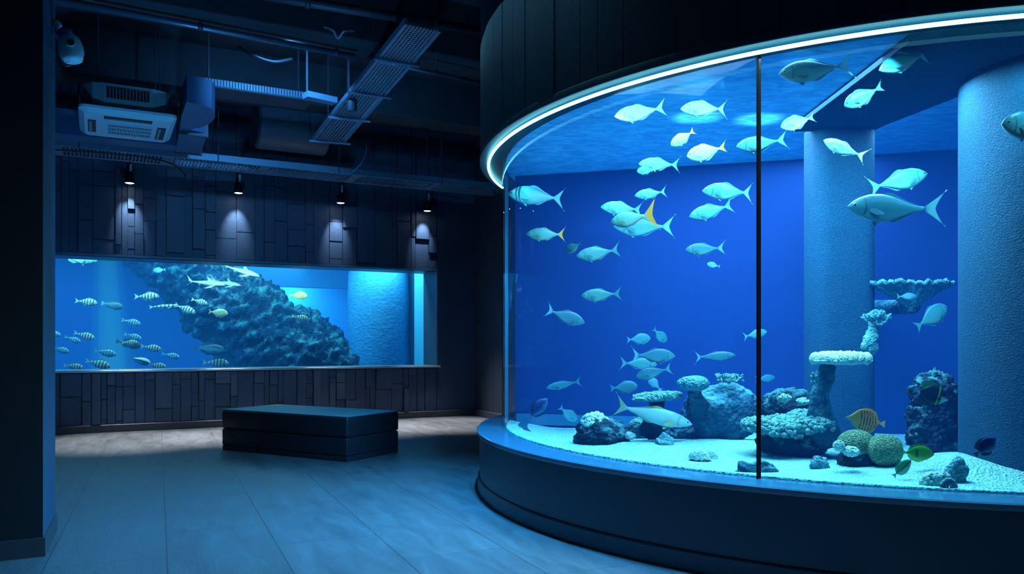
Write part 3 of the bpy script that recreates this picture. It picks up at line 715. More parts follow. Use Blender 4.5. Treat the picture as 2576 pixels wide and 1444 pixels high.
G1 = 'fish in the round aquarium'
RT = [
 # name, shape, palette, nose, tail, depth share, yaw, bend, label
 ('silver_fish', 'jack', 'bright', (1546, 293), (1674, 275), .12, 0, 1, 'bright silver fish, top left one under the canopy, left of the rippling light patch'),
 ('silver_fish', 'jack', 'bright', (1713, 273), (1832, 271), .15, .1, -1, 'pale silver fish before the rippling light patch at the top, left of the joint'),
 ('yellow_fish', 'deep', 'lemon', (1690, 364), (1746, 330), .3, .3, 0, 'rounded pale yellow fish nose down beneath the rippling light patch'),
 ('yellow_fish', 'deep', 'lemon', (1730, 391), (1825, 374), .22, .2, 1, 'pale yellow-green fish with yellow tail just above the water line, left of the black joint'),
 ('silver_fish', 'jack', 'silver', (1852, 369), (1976, 355), .1, 0, 1, 'silver fish crossing behind the black glass joint near the water line'),
 ('silver_fish', 'jack', 'teal', (1608, 410), (1710, 417), .3, .2, 0, 'bluish silver fish on the water line, above a smaller fish'),
 ('small_fish', 'deep', 'silver', (1603, 429), (1650, 428), .22, .3, 0, 'small silver fish tucked under a larger one at the water line'),
 ('silver_fish', 'jack', 'teal', (1276, 488), (1424, 497), .45, 0, -1, 'large teal fish touching the left edge of the round glass'),
 ('yellowtail_fish', 'jack', 'yellowtail', (1324, 589), (1424, 590), .3, 0, 0, 'dark teal fish with a yellow tail near the left glass edge'),
 ('silver_fish', 'jack', 'teal', (1450, 645), (1560, 629), .3, 0, 1, 'teal silver fish right of a small round pale fish, mid left'),
 ('small_fish', 'deep', 'bright', (1425, 632), (1462, 612), .2, .7, 0, 'small round pale blue fish seen head-on behind a teal fish'),
 ('silver_fish', 'jack', 'teal', (1511, 521), (1618, 528), .6, 0, 0, 'teal silver fish partly behind the yellow-tailed fish, upper middle'),
 ('silver_fish', 'jack', 'silver', (1543, 570), (1694, 573), .42, 0, 1, 'large silver fish with deep body below the bright yellow tail'),
 ('yellowtail_fish', 'bigtail', 'goldtail', (1540, 556), (1652, 540), .2, .45, 0, 'fish swimming away with a bright yellow forked tail, among the upper middle group'),
 ('silver_fish', 'jack', 'dusk', (1597, 492), (1678, 482), .6, .1, 0, 'dim bluish fish above and right of the yellow forked tail'),
 ('silver_fish', 'jack', 'silver', (1766, 481), (1902, 482), .25, 0, -1, 'silver fish with its tail at the black joint, above a dusky fish'),
 ('silver_fish', 'jack', 'dusk', (1735, 545), (1845, 515), .4, .1, 0, 'dusky fish tilted head down left of the black joint, below a silver fish'),
 ('silver_fish', 'jack', 'silver', (1724, 629), (1822, 625), .3, 0, 1, 'small silver fish alone at mid height left of the black joint'),
 ('small_fish', 'deep', 'bright', (1780, 663), (1811, 671), .5, .3, 0, 'tiny pale fish below the lone silver fish, left of the black joint'),
 ('silver_fish', 'jack', 'teal', (1462, 745), (1564, 739), .25, 0, 1, 'teal silver fish facing left above the fish that dives right'),
 ('silver_fish', 'jack', 'silver', (1471, 813), (1371, 778), .22, 0, -1, 'pale cyan fish diving to the right near the left side at mid height'),
 ('dim_fish', 'deep', 'dusk', (1638, 851), (1574, 855), .7, .2, 0, 'dim greenish fish at the top of the lower middle group'),
 ('dim_fish', 'deep', 'teal', (1679, 860), (1640, 826), .85, .5, 0, 'hazy little fish nose down, right of the dim greenish fish'),
 ('silver_fish', 'jack', 'silver', (1699, 896), (1586, 893), .45, 0, 0, 'cyan fish facing right, uppermost large one of the lower middle group'),
 ('silver_fish', 'jack', 'teal', (1653, 917), (1557, 913), .6, 0, 0, 'blue fish facing right between two brighter fish of the lower middle group'),
 ('silver_fish', 'jack', 'silver', (1599, 948), (1690, 925), .4, 0, 1, 'cyan fish facing left and angled down in the lower middle group'),
 ('dim_fish', 'deep', 'dusk', (1604, 971), (1533, 977), .5, 0, 0, 'rounded teal fish above the flat coral plate, facing right'),
 ('dim_fish', 'deep', 'dusk', (1632, 948), (1662, 983), .8, .4, 0, 'small shadowy fish under the lower middle group'),
 ('silver_fish', 'torpedo', 'silver', (1373, 976), (1464, 958), .3, 0, 1, 'slim cyan fish at lower left above the dark blue fish'),
 ('blue_tang', 'tang', 'navy', (1377, 1003), (1328, 1056), .2, .1, 0, 'dark navy blue tang low by the left glass edge'),
 ('dim_fish', 'deep', 'teal', (1452, 1060), (1406, 1022), .97, .3, 0, 'hazy faint fish by the back wall, right of the dark blue tang'),
 ('long_fish', 'torpedo', 'pale', (1741, 1068), (1545, 1020), .28, 0, 1, 'long pale fish with greenish tail swimming right over the rocks'),
 ('silver_fish', 'torpedo', 'silver', (1850, 893), (1745, 899), .35, 0, 0, 'cyan fish facing right above the branching coral on the boulder'),
 ('dim_fish', 'jack', 'teal', (1932, 834), (1866, 848), .7, .2, 0, 'faint fish crossing behind the black joint at mid height'),
 ('dim_fish', 'jack', 'dusk', (1952, 950), (1896, 954), .9, .2, 0, 'faint fish crossing behind the black joint just above the rocks'),
 ('silver_fish', 'jack', 'silver', (1960, 186), (2136, 171), .12, 0, 1, 'large silver fish at the top right of the black joint'),
 ('silver_fish', 'jack', 'silver', (2211, 177), (2349, 126), .25, 0, -1, 'silver fish climbing along the underwater beam, highest at the right'),
 ('silver_fish', 'deep', 'bright', (2128, 264), (2214, 222), .3, .2, 1, 'short pale fish nose down left of the beam, above the square pillar'),
 ('silver_fish', 'deep', 'bright', (1967, 317), (2048, 296), .3, .2, 0, 'small pale fish right of the black joint beside the rippling light'),
 ('silver_fish', 'jack', 'silver', (2074, 351), (2172, 402), .22, .1, 1, 'silver fish with head raised in front of the top of the square pillar'),
 ('silver_fish', 'jack', 'teal', (2334, 437), (2181, 475), .4, 0, 0, 'teal fish facing right just above the largest fish'),
 ('silver_fish', 'jack', 'silver', (2132, 520), (2358, 531), .15, 0, 1, 'largest silver fish, showing eye and scales, in front of the square pillar'),
 ('silver_fish', 'deep', 'bright', (2519, 313), (2690, 322), .0, 0, 0, 'pale fish cut off by the right picture edge before the round pillar'),
 ('small_fish', 'jack', 'bright', (2307, 745), (2253, 746), .5, 0, 0, 'small bright fish in front of the coral shelf between the pillars'),
 ('dim_fish', 'deep', 'teal', (2388, 770), (2296, 826), .6, .2, 0, 'greenish dim fish rising under the coral shelf between the pillars'),
 ('butterflyfish', 'butterfly', 'butterfly', (2127, 1050), (2228, 1067), .38, 0, 0, 'bright yellow butterflyfish with thin black bars above the green coral'),
 ('angelfish', 'angel', 'angel', (2386, 1006), (2297, 978), .44, 0, 0, 'black angelfish with green and white face before the dark rock tower'),
 ('green_tang', 'tang', 'green', (2350, 1143), (2264, 1137), .40, 0, 0, 'green fish facing right over the sand beside the green coral'),
 ('green_tang', 'tang', 'teal_stripe', (2292, 1157), (2246, 1200), .30, 0, 0, 'dark green striped fish angled up, just below the green fish'),
 ('blue_tang', 'angel', 'navy', (2506, 1102), (2452, 1146), .05, 0, 0, 'dark navy fish with tall fins in front of the round pillar, lower right'),
]
for (nm, sh, pl_, no, ta, fr, yw, bn, lab) in RT:
    x = (no[0] + ta[0]) / 2
    D = tD(min(x, 2530), fr)
    if lab.startswith('pale fish cut off'): D = tank_front(2560) + .07
    if lab.startswith('dark navy fish with tall'): D = tank_front(2480) + .1
    if lab.startswith('large teal fish touching'): D = 6.5
    if lab.startswith('silver fish climbing'): D = 3.9
    if lab.startswith('short pale fish'): D = tank_front(x) + .2
    if lab.startswith('large silver fish at the top right'): D = 4.12
    D = min(D, (2.688 - EYE) * F / (HY - min(no[1], ta[1]) + .17 * math.hypot(no[0] - ta[0], no[1] - ta[1]))) if min(no[1], ta[1]) < 420 else D
    D = max(D, max(tank_front(min(no[0], 2560)), tank_front(min(ta[0], 2560))) + .05)
    if lab.startswith('small bright fish in front of the coral shelf'): D = 4.95
    if nm == 'angelfish': D = 4.42
    if nm == 'green_tang': D = 4.16 if pl_ == 'green' else 4.04
    place_fish(nm, sh, pl_, no, ta, D, lab, 'fish', G1, yw if nm != 'yellowtail_fish' or yw == 0 else yw, bn)

G2 = 'fish in the wall tank'
WT = [
 ('striped_fish', 'sergeant', 'sergeant', (246, 763), (187, 756), .3, 'striped fish left of the light shaft, in the upper left of the wall tank'),
 ('plain_fish', 'grouper', 'silver', (309, 774), (255, 762), .2, 'plain blue-grey fish in the light shaft of the wall tank'),
 ('striped_fish', 'sergeant', 'sergeant', (401, 746), (336, 746), .2, 'striped fish highest in the wall tank, right of the light shaft'),
 ('striped_fish', 'sergeant', 'sergeant', (492, 788), (438, 766), .3, 'striped fish angled down below the white sharks, beside a thin fish'),
 ('striped_fish', 'sergeant', 'sergeant', (523, 765), (480, 752), .3, 'small striped fish right below the white sharks, nearest the reef'),
 ('spotted_fish', 'deep', 'spots', (574, 790), (523, 783), .2, 'rounded spotted cream fish in front of the reef slope'),
 ('striped_fish', 'sergeant', 'sergeant_blue', (355, 816), (304, 804), .4, 'striped teal fish at mid height just right of the light shaft'),
 ('striped_fish', 'sergeant', 'sergeant', (239, 852), (184, 836), .3, 'striped fish left of the light shaft, above and right of a smaller one'),
 ('striped_fish', 'sergeant', 'sergeant_blue', (204, 861), (161, 846), .3, 'blue striped fish just below and left of another, left of the light shaft'),
 ('striped_fish', 'sergeant', 'sergeant_blue', (154, 844), (108, 834), .3, 'striped fish half hidden by the pillar edge, upper one'),
 ('striped_fish', 'sergeant', 'sergeant_blue', (175, 886), (128, 873), .3, 'striped fish half hidden by the pillar edge, lower one'),
 ('striped_fish', 'sergeant', 'sergeant_blue', (357, 853), (311, 839), .4, 'blue striped fish directly above the brown fish'),
 ('brown_fish', 'grouper', 'brown', (354, 872), (292, 858), .5, 'dark brown fish among striped fish right of the light shaft'),
 ('striped_fish', 'sergeant', 'sergeant', (348, 862), (304, 862), .2, 'striped fish overlapping the brown fish'),
 ('striped_fish', 'sergeant', 'sergeant', (407, 880), (352, 870), .2, 'bright striped fish right of the brown fish'),
 ('striped_fish', 'sergeant', 'sergeant_blue', (453, 900), (405, 889), .3, 'pale blue striped fish, rightmost of the lower shoal, left of the dark grouper'),
 ('striped_fish', 'sergeant', 'sergeant_blue', (293, 893), (235, 881), .2, 'striped teal fish at the bottom of the light shaft'),
 ('striped_fish', 'sergeant', 'sergeant', (278, 924), (213, 906), .2, 'striped fish near the sill just left of the light shaft foot'),
 ('striped_fish', 'sergeant', 'sergeant', (211, 926), (158, 918), .2, 'striped fish lowest at the left, close to the window sill'),
 ('striped_fish', 'sergeant', 'sergeant', (420, 924), (368, 916), .2, 'striped fish on the sill line, right of the white-backed fish'),
 ('white_backed_fish', 'grouper', 'penguin', (378, 915), (327, 899), .3, 'white-backed dark fish near the sill among striped fish'),
 ('striped_fish', 'sergeant', 'sergeant', (577, 915), (507, 911), .2, 'striped fish near the sill beneath the dark grouper'),
 ('shark', 'shark', 'shark', (566, 718), (465, 706), .35, 'white shark with its tail at the left, lower of the pale sharks'),
 ('shark', 'shark', 'shark', (606, 719), (528, 706), .6, 'pale shark half hidden behind the lower white shark'),
 ('shark', 'shark', 'shark', (653, 696), (556, 666), .4, 'white shark at the upper right, above the other two sharks'),
 ('large_fish', 'grouper', 'silver', (244, 655), (150, 640), .15, 'large pale fish cut off by the top of the wall window at left'),
 ('dim_fish', 'deep', 'dusk', (385, 680), (418, 678), .5, 'small dim fish facing left near the top of the wall tank'),
 ('grouper', 'grouper', 'grouper', (566, 884), (486, 873), .2, 'large dark-backed grouper in front of the reef foot'),
 ('thin_fish', 'slender', 'sergeant', (450, 768), (373, 773), .35, 'thin striped fish stretched out behind the angled striped fish'),
 ('cream_fish', 'deep', 'cream', (773, 744), (725, 742), .5, 'pale cream fish above the reef in the bright part of the wall tank'),
 ('reef_fish', 'jack', 'silver', (730, 877), (694, 874), .05, 'small silver fish in front of the dark reef face'),
 ('striped_fish', 'sergeant', 'sergeant', (777, 803), (732, 794), .05, 'small striped fish against the crest of the reef'),
]
for (nm, sh, pl_, no, ta, fr, lab) in WT:
    s = ((no[0] + ta[0]) / 2 - CX) / F; k = -s * ST + CT
    D = (PV + .25 + 1.3 * fr) / k
    place_fish(nm, sh, pl_, no, ta, D, lab, 'shark' if nm == 'shark' else 'fish', G2, 0., 0, eyes=(sh != 'slender'))

# ------------------------------------------------------------------ rocks and corals
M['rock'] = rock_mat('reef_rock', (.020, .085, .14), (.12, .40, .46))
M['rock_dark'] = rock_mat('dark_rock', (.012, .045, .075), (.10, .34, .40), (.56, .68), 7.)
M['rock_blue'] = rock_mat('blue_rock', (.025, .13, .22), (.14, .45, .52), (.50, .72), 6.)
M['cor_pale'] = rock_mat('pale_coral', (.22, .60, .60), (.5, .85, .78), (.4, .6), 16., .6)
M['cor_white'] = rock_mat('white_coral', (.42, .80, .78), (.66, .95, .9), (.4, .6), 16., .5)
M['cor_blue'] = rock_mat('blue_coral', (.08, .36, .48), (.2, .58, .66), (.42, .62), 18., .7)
M['cor_teal'] = rock_mat('teal_coral', (.10, .44, .50), (.28, .68, .68), (.42, .62), 18., .8)
def honey_mat(name, pit, ridge, scale):
    m, nt, out = nodes(name)
    b = N(nt, 'ShaderNodeBsdfPrincipled', Roughness=.75, **{'Specular IOR Level': .3}); L(nt, b.outputs[0], out.inputs['Surface'])
    tc = N(nt, 'ShaderNodeTexCoord'); n = N(nt, 'ShaderNodeTexNoise', Scale=scale * .6, Detail=3.0); L(nt, tc.outputs['Object'], n.inputs['Vector'])
    mv = N(nt, 'ShaderNodeMix', data_type='RGBA'); mv.inputs[0].default_value = .012; L(nt, tc.outputs['Object'], mv.inputs[6]); L(nt, n.outputs['Color'], mv.inputs[7])
    v = N(nt, 'ShaderNodeTexVoronoi', Scale=scale, feature='DISTANCE_TO_EDGE'); L(nt, mv.outputs[2], v.inputs['Vector'])
    r = N(nt, 'ShaderNodeMapRange', **{'From Min': .02, 'From Max': .28}); L(nt, v.outputs['Distance'], r.inputs['Value'])
    mx = N(nt, 'ShaderNodeMix', data_type='RGBA'); mx.inputs[6].default_value = c4(ridge); mx.inputs[7].default_value = c4(pit); L(nt, r.outputs[0], mx.inputs[0]); L(nt, mx.outputs[2], b.inputs['Base Color'])
    bp = N(nt, 'ShaderNodeBump', Strength=.9, Distance=.010, invert=True); L(nt, r.outputs[0], bp.inputs['Height']); L(nt, bp.outputs[0], b.inputs['Normal'])
    return m
M['cor_green'] = honey_mat('green_coral', (.045, .20, .10), (.34, .60, .36), 88.)
def blob(mb, c, rad, seed, sub=5, amp=.28, fq=1.6, flat=None, mi=0, detail=.06, power=1.0):
    vs, fs = ICO[sub]; out = []
    R = max(rad)
    for p in vs:
        q = Vector((p[0] * rad[0], p[1] * rad[1], p[2] * rad[2]))
        s = Vector((seed * 7.3, seed * 3.1, seed * 1.7))
        n = noise.fractal(q / R * fq + s, 1.0, 2.0, 4) * amp + noise.fractal(q / R * fq * 5 + s, .8, 2.0, 3) * detail
        q = q * (1 + n)
        z = c[2] + q.z
        if flat is not None and z < flat: z = flat - .01
        out.append((c[0] + q.x, c[1] + q.y, z))
    mb.add(out, fs, mi)
def bbox(x0, y0, x1, y1, D):
    a, b = pix(x0, y1, D), pix(x1, y0, D)
    return Vector(((a.x + b.x) / 2, D, (a.z + b.z) / 2)), (b.x - a.x) / 2, (b.z - a.z) / 2
def rock(name, bx, D, seed, m, label, cat='rock', group='rocks in the round aquarium', amp=.28, fq=1.6, dy=.8, sub=5, sandy=True):
    c, rx, rz = bbox(*bx, D)
    mb = MB(); zf = sand_z(c.x, c.y) - .01 if sandy else None
    if sandy: rz = rz + .02; c.z -= .02
    blob(mb, c, (rx * .95, rx * dy, rz * 1.0), seed, sub, amp, fq, zf)
    return tag(mb.build(name, m, smooth=True), label, cat, group)
def bubble(mb, c, rx, ry, rz, n, r, rn, mi=0, sub=2):
    for k in range(n):
        t = rn.random() * 2 * math.pi; ph = math.acos(rn.uniform(-.15, 1))
        mb.ball((c[0] + rx * math.sin(ph) * math.cos(t), c[1] + ry * math.sin(ph) * math.sin(t), c[2] + rz * math.cos(ph)), r * rn.uniform(.7, 1.25), sub, mi)
def branches(mb, base, dirv, ln, r, depth, rn, mi=0, spread=.6):
    d = Vector(dirv).normalized(); p = Vector(base); pts = [p.copy()]; rs = [r]
    for k in range(3):
        d = (d + Vector((rn.uniform(-.25, .25), rn.uniform(-.25, .25), rn.uniform(-.05, .25)))).normalized()
        p = p + d * ln / 3; pts.append(p.copy()); rs.append(r * (1 - .10 * (k + 1)))
    mb.tube(pts, rs, 7, mi); mb.ball(p, rs[-1] * 1.05, 1, mi)
    if depth > 0:
        for k in range(rn.choice((2, 3))):
            nd = (d + Vector((rn.uniform(-spread, spread), rn.uniform(-spread, spread), rn.uniform(-.1, .5)))).normalized()
            branches(mb, p - d * ln * .1 * k, nd, ln * .72, r * .8, depth - 1, rn, mi, spread)
GC = 'corals in the round aquarium'
rn = random.Random(11)
# left rock with bubble coral on it
D = 5.45
rock('rock', (1443, 1052, 1588, 1124), D, 1.3, M['rock_dark'], 'dark boulder on the left sand carrying a bubbly pale coral', amp=.18)
c, rx, rz = bbox(1462, 1034, 1532, 1088, D); mb = MB(); blob(mb, c, (rx * .8, rx * .7, rz * .7), 2, 3); bubble(mb, c - Vector((0, 0, rz * .2)), rx * .9, rx * .8, rz * .95, 120, rx * .17, rn)
tag(mb.build('bubble_coral', M['cor_white'], smooth=True), 'pale bubbly coral on top of the left boulder', 'coral', GC)
c, rx, rz = bbox(1580, 1051, 1622, 1088, 5.6); mb = MB(); blob(mb, c, (rx * .9, rx * .8, rz * .9), 3, 3, .1); bubble(mb, c - Vector((0, 0, rz * .2)), rx * .85, rx * .8, rz * .85, 60, rx * .16, rn)
tag(mb.build('bubble_coral', M['cor_teal'], smooth=True), 'small round teal coral right of the left boulder', 'coral', GC)
c, rx, rz = bbox(1572, 1086, 1600, 1106, 5.35); mb = MB(); blob(mb, c, (rx, rx, rz), 4, 3, .3)
tag(mb.build('coral_lump', M['cor_white'], smooth=True), 'little white coral lump at the foot of the left boulder', 'coral', GC)
rock('rock', (1585, 1046, 1690, 1104), 5.85, 5.1, M['rock'], 'low dark rock behind the small teal coral, under the long pale fish')
rock('rock', (1668, 1058, 1775, 1108), 5.75, 6.4, M['rock'], 'low dark rock at the left foot of the large boulder')
rock('rock', (1648, 1092, 1696, 1126), 5.2, 7.7, M['cor_blue'], 'small blue-grey stone alone on the sand below the low rocks', dy=.9)
# flat coral plate
def table_coral(name, bx, D, m, label, rn, tilt=0., stalk=None, nub=.012, n=240, thick=.5, ms=None):
    c, rx, rz = bbox(*bx, D); mb = MB(); t = thing(name, label, 'coral', (c.x, c.y, c.z - rz), GC)
    R = Matrix.Rotation(tilt, 3, 'Y')
    blob(mb, (0, 0, 0), (rx * .97, rx * .62, rz * thick), rn.random() * 9, 5, .22, 2.2)
    for k in range(n):
        a = rn.random() * 6.28; r = math.sqrt(rn.random()) * .97
        h = rz * thick * math.sqrt(max(0, 1 - r * r)) * .9
        r0 = nub * rn.uniform(.7, 1.4)
        mb.ball((rx * r * math.cos(a), rx * .62 * r * math.sin(a), h + r0 * .3), r0, 2, 0, (1, 1, 1.5))
    mb.v = [c + R @ v for v in mb.v]
    mb.build('coral_plate', m, t, smooth=True)
    if stalk:
        s = MB(); pts = [pix(x, y, D + dd) for (x, y, dd, r) in stalk]; s.tube(pts, [r for (_, _, _, r) in stalk], 16)
        q = [noise.fractal(v * 9, 1, 2, 3) * .025 for v in s.v]; s.v = [v + Vector((k, k * .5, k * .3)) for v, k in zip(s.v, q)]
        s.build('stalk', ms or m, t, smooth=True)
    return t
table_coral('table_coral', (1592, 982, 1716, 1020), 5.35, M['cor_teal'], 'tilted flat coral plate on a stem above the low rocks', rn, -.06,
            [(1655, 1006, .02, .05), (1650, 1040, .1, .05), (1640, 1085, .2, .09)], .011, ms=M['rock'])
# large boulder with mushroom coral and branching coral
c, rx, rz = bbox(1722, 952, 1908, 1112, 5.5); mb = MB(); zf = sand_z(c.x, c.y) - .01
blob(mb, c + Vector((0, 0, -.02)), (rx * .98, rx * .75, rz * 1.02), 8.2, 6, .16, 1.5, zf, 0, .03)
tag(mb.build('boulder', M['rock_blue'], smooth=True), 'largest blue-grey boulder, left of the black glass joint', 'rock', 'rocks in the round aquarium')
c, rx, rz = bbox(1705, 941, 1785, 988, 5.25); mb = MB(); t = thing('mushroom_coral', 'domed mushroom coral at the upper left of the largest boulder', 'coral', (c.x, c.y, c.z - rz), GC)
blob(mb, c, (rx, rx * .8, rz * .85), 9.1, 6, .08, 2, None, 0, .05); mb.build('cap', M['cor_blue'], t, smooth=True)
mb = MB(); mb.tube([c - Vector((0, 0, rz * .3)), c - Vector((-.02, -.05, rz * 1.4)), c - Vector((-.05, -.1, rz * 2.6))], [.05, .045, .08], 12); mb.build('stem', M['rock_blue'], t, smooth=True)
mb = MB(); c, rx, rz = bbox(1790, 930, 1876, 962, 5.4)
for k in range(26): branches(mb, (c.x + rx * rn.uniform(-.75, .75), c.y + rn.uniform(-.08, .08), c.z - rz * .9), (rn.uniform(-.8, .8), rn.uniform(-.5, .5), 1), rz * .75, .010, 1, rn)
tag(mb.build('branching_coral', M['cor_teal'], smooth=True), 'low bright branching coral on top of the largest boulder', 'coral', GC)
# rocks and coral mass right of the joint
rock('rock', (1912, 972, 2048, 1062), 5.2, 11.3, M['rock_dark'], 'dark humped rock right of the black joint with pale coral tufts', amp=.22)
for (bx, lab) in (((1955, 988, 1992, 1018), 'pale coral tuft on the left of the dark humped rock'), ((2000, 1000, 2042, 1024), 'pale coral tuft on the right of the dark humped rock')):
    c, rx, rz = bbox(*bx, 4.98); mb = MB(); blob(mb, c, (rx * .7, rx * .6, rz * .6), rn.random() * 9, 3); bubble(mb, c, rx * .8, rx * .6, rz * .7, 40, rx * .2, rn)
    tag(mb.build('coral_tuft', M['cor_pale'], smooth=True), lab, 'coral', GC)
rock('rock', (1905, 1070, 2075, 1140), 4.95, 12.9, M['rock_dark'], 'dark flat rock under the wide lumpy coral right of the black joint', amp=.2)
c, rx, rz = bbox(1870, 1026, 2090, 1102, 4.85); mb = MB()
for (fx, fz, k) in ((-.75, -.15, .42), (-.35, -.35, .42), (.0, -.1, .45), (.35, -.2, .42), (.62, .25, .45), (.8, .0, .35), (.15, -.6, .3)):
    cc = Vector((c.x + rx * fx * .8, c.y + rn.uniform(-.06, .06), c.z + rz * fz * .9)); blob(mb, cc, (rx * k, rx * .32, rz * k * 1.25), rn.random() * 9, 4, .25, 2, None, 0, .1)
    bubble(mb, cc, rx * k * .95, rx * .32, rz * k * 1.15, 70, .016, rn, 0, 2); bubble(mb, cc - Vector((0, .02, rz * .15)), rx * k * .98, rx * .34, -rz * k * .7, 30, .014, rn, 0, 2)
tag(mb.build('lumpy_coral', M['cor_teal'], smooth=True), 'wide lumpy teal coral lying across the rocks right of the black joint', 'coral', GC)
table_coral('table_coral', (2042, 886, 2194, 930), 4.75, M['cor_white'], 'white table coral on a tall stalk in front of the square pillar', rn, .0,
            [(2085, 918, .02, .045), (2072, 950, .03, .06), (2062, 990, .05, .055), (2066, 1040, .05, .07), (2072, 1105, .12, .11)], .018, 300, .42, M['rock_blue'])
c, rx, rz = bbox(2036, 938, 2060, 975, 4.7); mb = MB()
for k in range(10): branches(mb, (c.x + rx * .7, c.y, c.z + rz * rn.uniform(-.8, .6)), (-1, rn.uniform(-.4, .4), rn.uniform(-.2, .6)), rx * .9, .008, 1, rn)
tag(mb.build('branching_coral', M['cor_blue'], smooth=True), 'small branching coral on the left side of the tall stalk', 'coral', GC)
# branching coral on a knobbly stem against the pillar
D = 5.1; c, rx, rz = bbox(2163, 776, 2246, 826, D); t = thing('branching_coral', 'bushy branching coral on a knobbly stem at the square pillar edge', 'coral', pix(2190, 888, D), GC)
mb = MB()
for k in range(30):
    a = rn.uniform(-1.25, 1.25); branches(mb, (c.x, c.y + rn.uniform(-.04, .04), c.z - rz * .75), (math.sin(a) * 1.3, rn.uniform(-.6, .3), math.cos(a) * .85 + .1), rz * .95, .011, 1, rn, 0, .5)
mb.build('branches', M['cor_blue'], t, smooth=True)
mb = MB()
for (x, y, r) in ((2199, 818, 13), (2196, 832, 13), (2193, 846, 16), (2188, 860, 17), (2192, 874, 16), (2178, 872, 12)):
    p = pix(x, y, D); blob(mb, p, (r / F * D, r / F * D, r / F * D * 1.25), x * .1, 4, .12)
mb.build('stem', M['cor_teal'], t, smooth=True)
# coral shelf between the pillars
D = 5.35; c, rx, rz = bbox(2196, 706, 2392, 786, D); mb = MB(); vs = []; nA, nR2 = 90, 30
for i in range(nR2 + 1):
    for k in range(nA):
        a = 2 * math.pi * k / nA; r = i / nR2
        rr = r * (1 + .12 * math.sin(5 * a + 1) + .07 * math.sin(11 * a))
        zz = rz * (.75 - 1.7 * (1 - r) ** 1.25) + .012 * math.sin(26 * a) * r + .01 * noise.noise(Vector((r * 9, a * 5, 0)))
        vs.append((c.x + rx * rr * math.cos(a), c.y + rx * .55 * rr * math.sin(a), c.z + zz))
mb.add(vs, [(i * nA + k, i * nA + (k + 1) % nA, (i + 1) * nA + (k + 1) % nA, (i + 1) * nA + k) for i in range(nR2) for k in range(nA)])
o = mb.build('shelf_coral', M['cor_blue'], smooth=True); md = o.modifiers.new('t', 'SOLIDIFY'); md.thickness = .025
tag(o, 'broad wavy coral shelf spreading between the two pillars', 'coral', GC)
mb = MB(); p = pix(2298, 770, D); mb.tube([p, p + Vector((.0, .12, .0)), Vector((p.x + .03, back_y(p.x + .03) - .02, p.z + .02))], [.05, .05, .07], 12)
mb.build('stem', M['rock_blue'], o, loc=o.location.copy(), smooth=True)
c, rx, rz = bbox(2261, 704, 2283, 726, 5.3); mb = MB()
for k in range(6): branches(mb, (c.x + rn.uniform(-.01, .01), c.y, c.z - rz), (rn.uniform(-.4, .4), 0, 1), rz * 1.1, .007, 1, rn)
tag(mb.build('branching_coral', M['cor_teal'], smooth=True), 'tiny upright coral sprig on the coral shelf', 'coral', GC)
# dark rock tower
D = 4.75; mb = MB()
for (bx, sd) in (((2290, 945, 2412, 1040), 21), ((2285, 1010, 2400, 1085), 22), ((2282, 1060, 2412, 1165), 23), ((2315, 940, 2380, 990), 24), ((2292, 955, 2408, 1160), 27)):
    c, rx, rz = bbox(*bx, D); blob(mb, c, (rx * 1.0, rx * .6, rz * 1.15), sd, 5, .26, 2.4, sand_z(c.x, c.y) - .01, 0, .12)
tag(mb.build('rock_tower', M['rock_dark'], smooth=True), 'tall dark rock tower left of the round pillar', 'rock', 'rocks in the round aquarium')
# green brain coral on its rock
D = 4.5
rock('rock', (2104, 1118, 2262, 1186), D, 31.7, M['rock_dark'], 'dark rock carrying the green coral', amp=.15)
def brain(name, bx, D, sd, m, label, fq=34):
    c, rx, rz = bbox(*bx, D); mb = MB(); vs, fs = ICO[6]; out = []
    for p in vs:
        q = Vector((p[0] * rx, p[1] * rx * .85, p[2] * rz)); n = noise.fractal(q * 4 + Vector((sd, 0, 0)), 1, 2, 3) * .12
        dv_ = noise.voronoi(q * fq + Vector((sd * 3, 0, 0)))[0]
        q = q * (1 + n) + q.normalized() * (-.004 * max(0, .45 - dv_[0]) * 2); out.append(tuple(c + q))
    mb.add(out, fs); return tag(mb.build(name, m, smooth=True), label, 'coral', GC)
brain('brain_coral', (2108, 1080, 2200, 1150), D - .05, 3, M['cor_green'], 'green honeycomb coral, left dome under the yellow butterflyfish')
brain('brain_coral', (2182, 1088, 2268, 1172), D - .14, 8, M['cor_green'], 'green honeycomb coral, right dome beside the green fish')
for (bx, lab) in (((2095, 1106, 2126, 1138), 'white fluffy coral at the left of the green coral, upper one'), ((2118, 1122, 2162, 1150), 'white fluffy coral before the green coral, lower one')):
    c, rx, rz = bbox(*bx, D - .25); mb = MB(); blob(mb, c, (rx * .85, rx * .8, rz * .85), 5, 4, .1); bubble(mb, c, rx * .85, rx * .8, rz * .85, 90, rx * .13, rn, 0, 2); bubble(mb, c, rx * .85, rx * .8, -rz * .8, 30, rx * .13, rn, 0, 2)
    tag(mb.build('fluffy_coral', M['cor_white'], smooth=True), lab, 'coral', GC)
rock('rock', (2036, 1146, 2086, 1184), 4.4, 41.2, M['cor_blue'], 'small blue stone alone on the sand left of the green coral', dy=.7, amp=.35)
rock('rock', (1842, 1160, 1970, 1212), 4.32, 43.5, M['rock_blue'], 'low blue rock against the front glass behind the black joint', amp=.3, dy=.35)
rock('coral_rock', (2382, 1152, 2436, 1206), 3.95, 45.5, M['cor_blue'], 'lumpy blue coral rock at the left foot of the round pillar', amp=.3, dy=.5)
c, rx, rz = bbox(2352, 1190, 2402, 1240, 3.86); mb = MB(); t = thing('tube_coral', 'fluffy pale coral with a dark round mouth at the front glass, lower right', 'coral', (c.x, c.y, c.z - rz), GC)
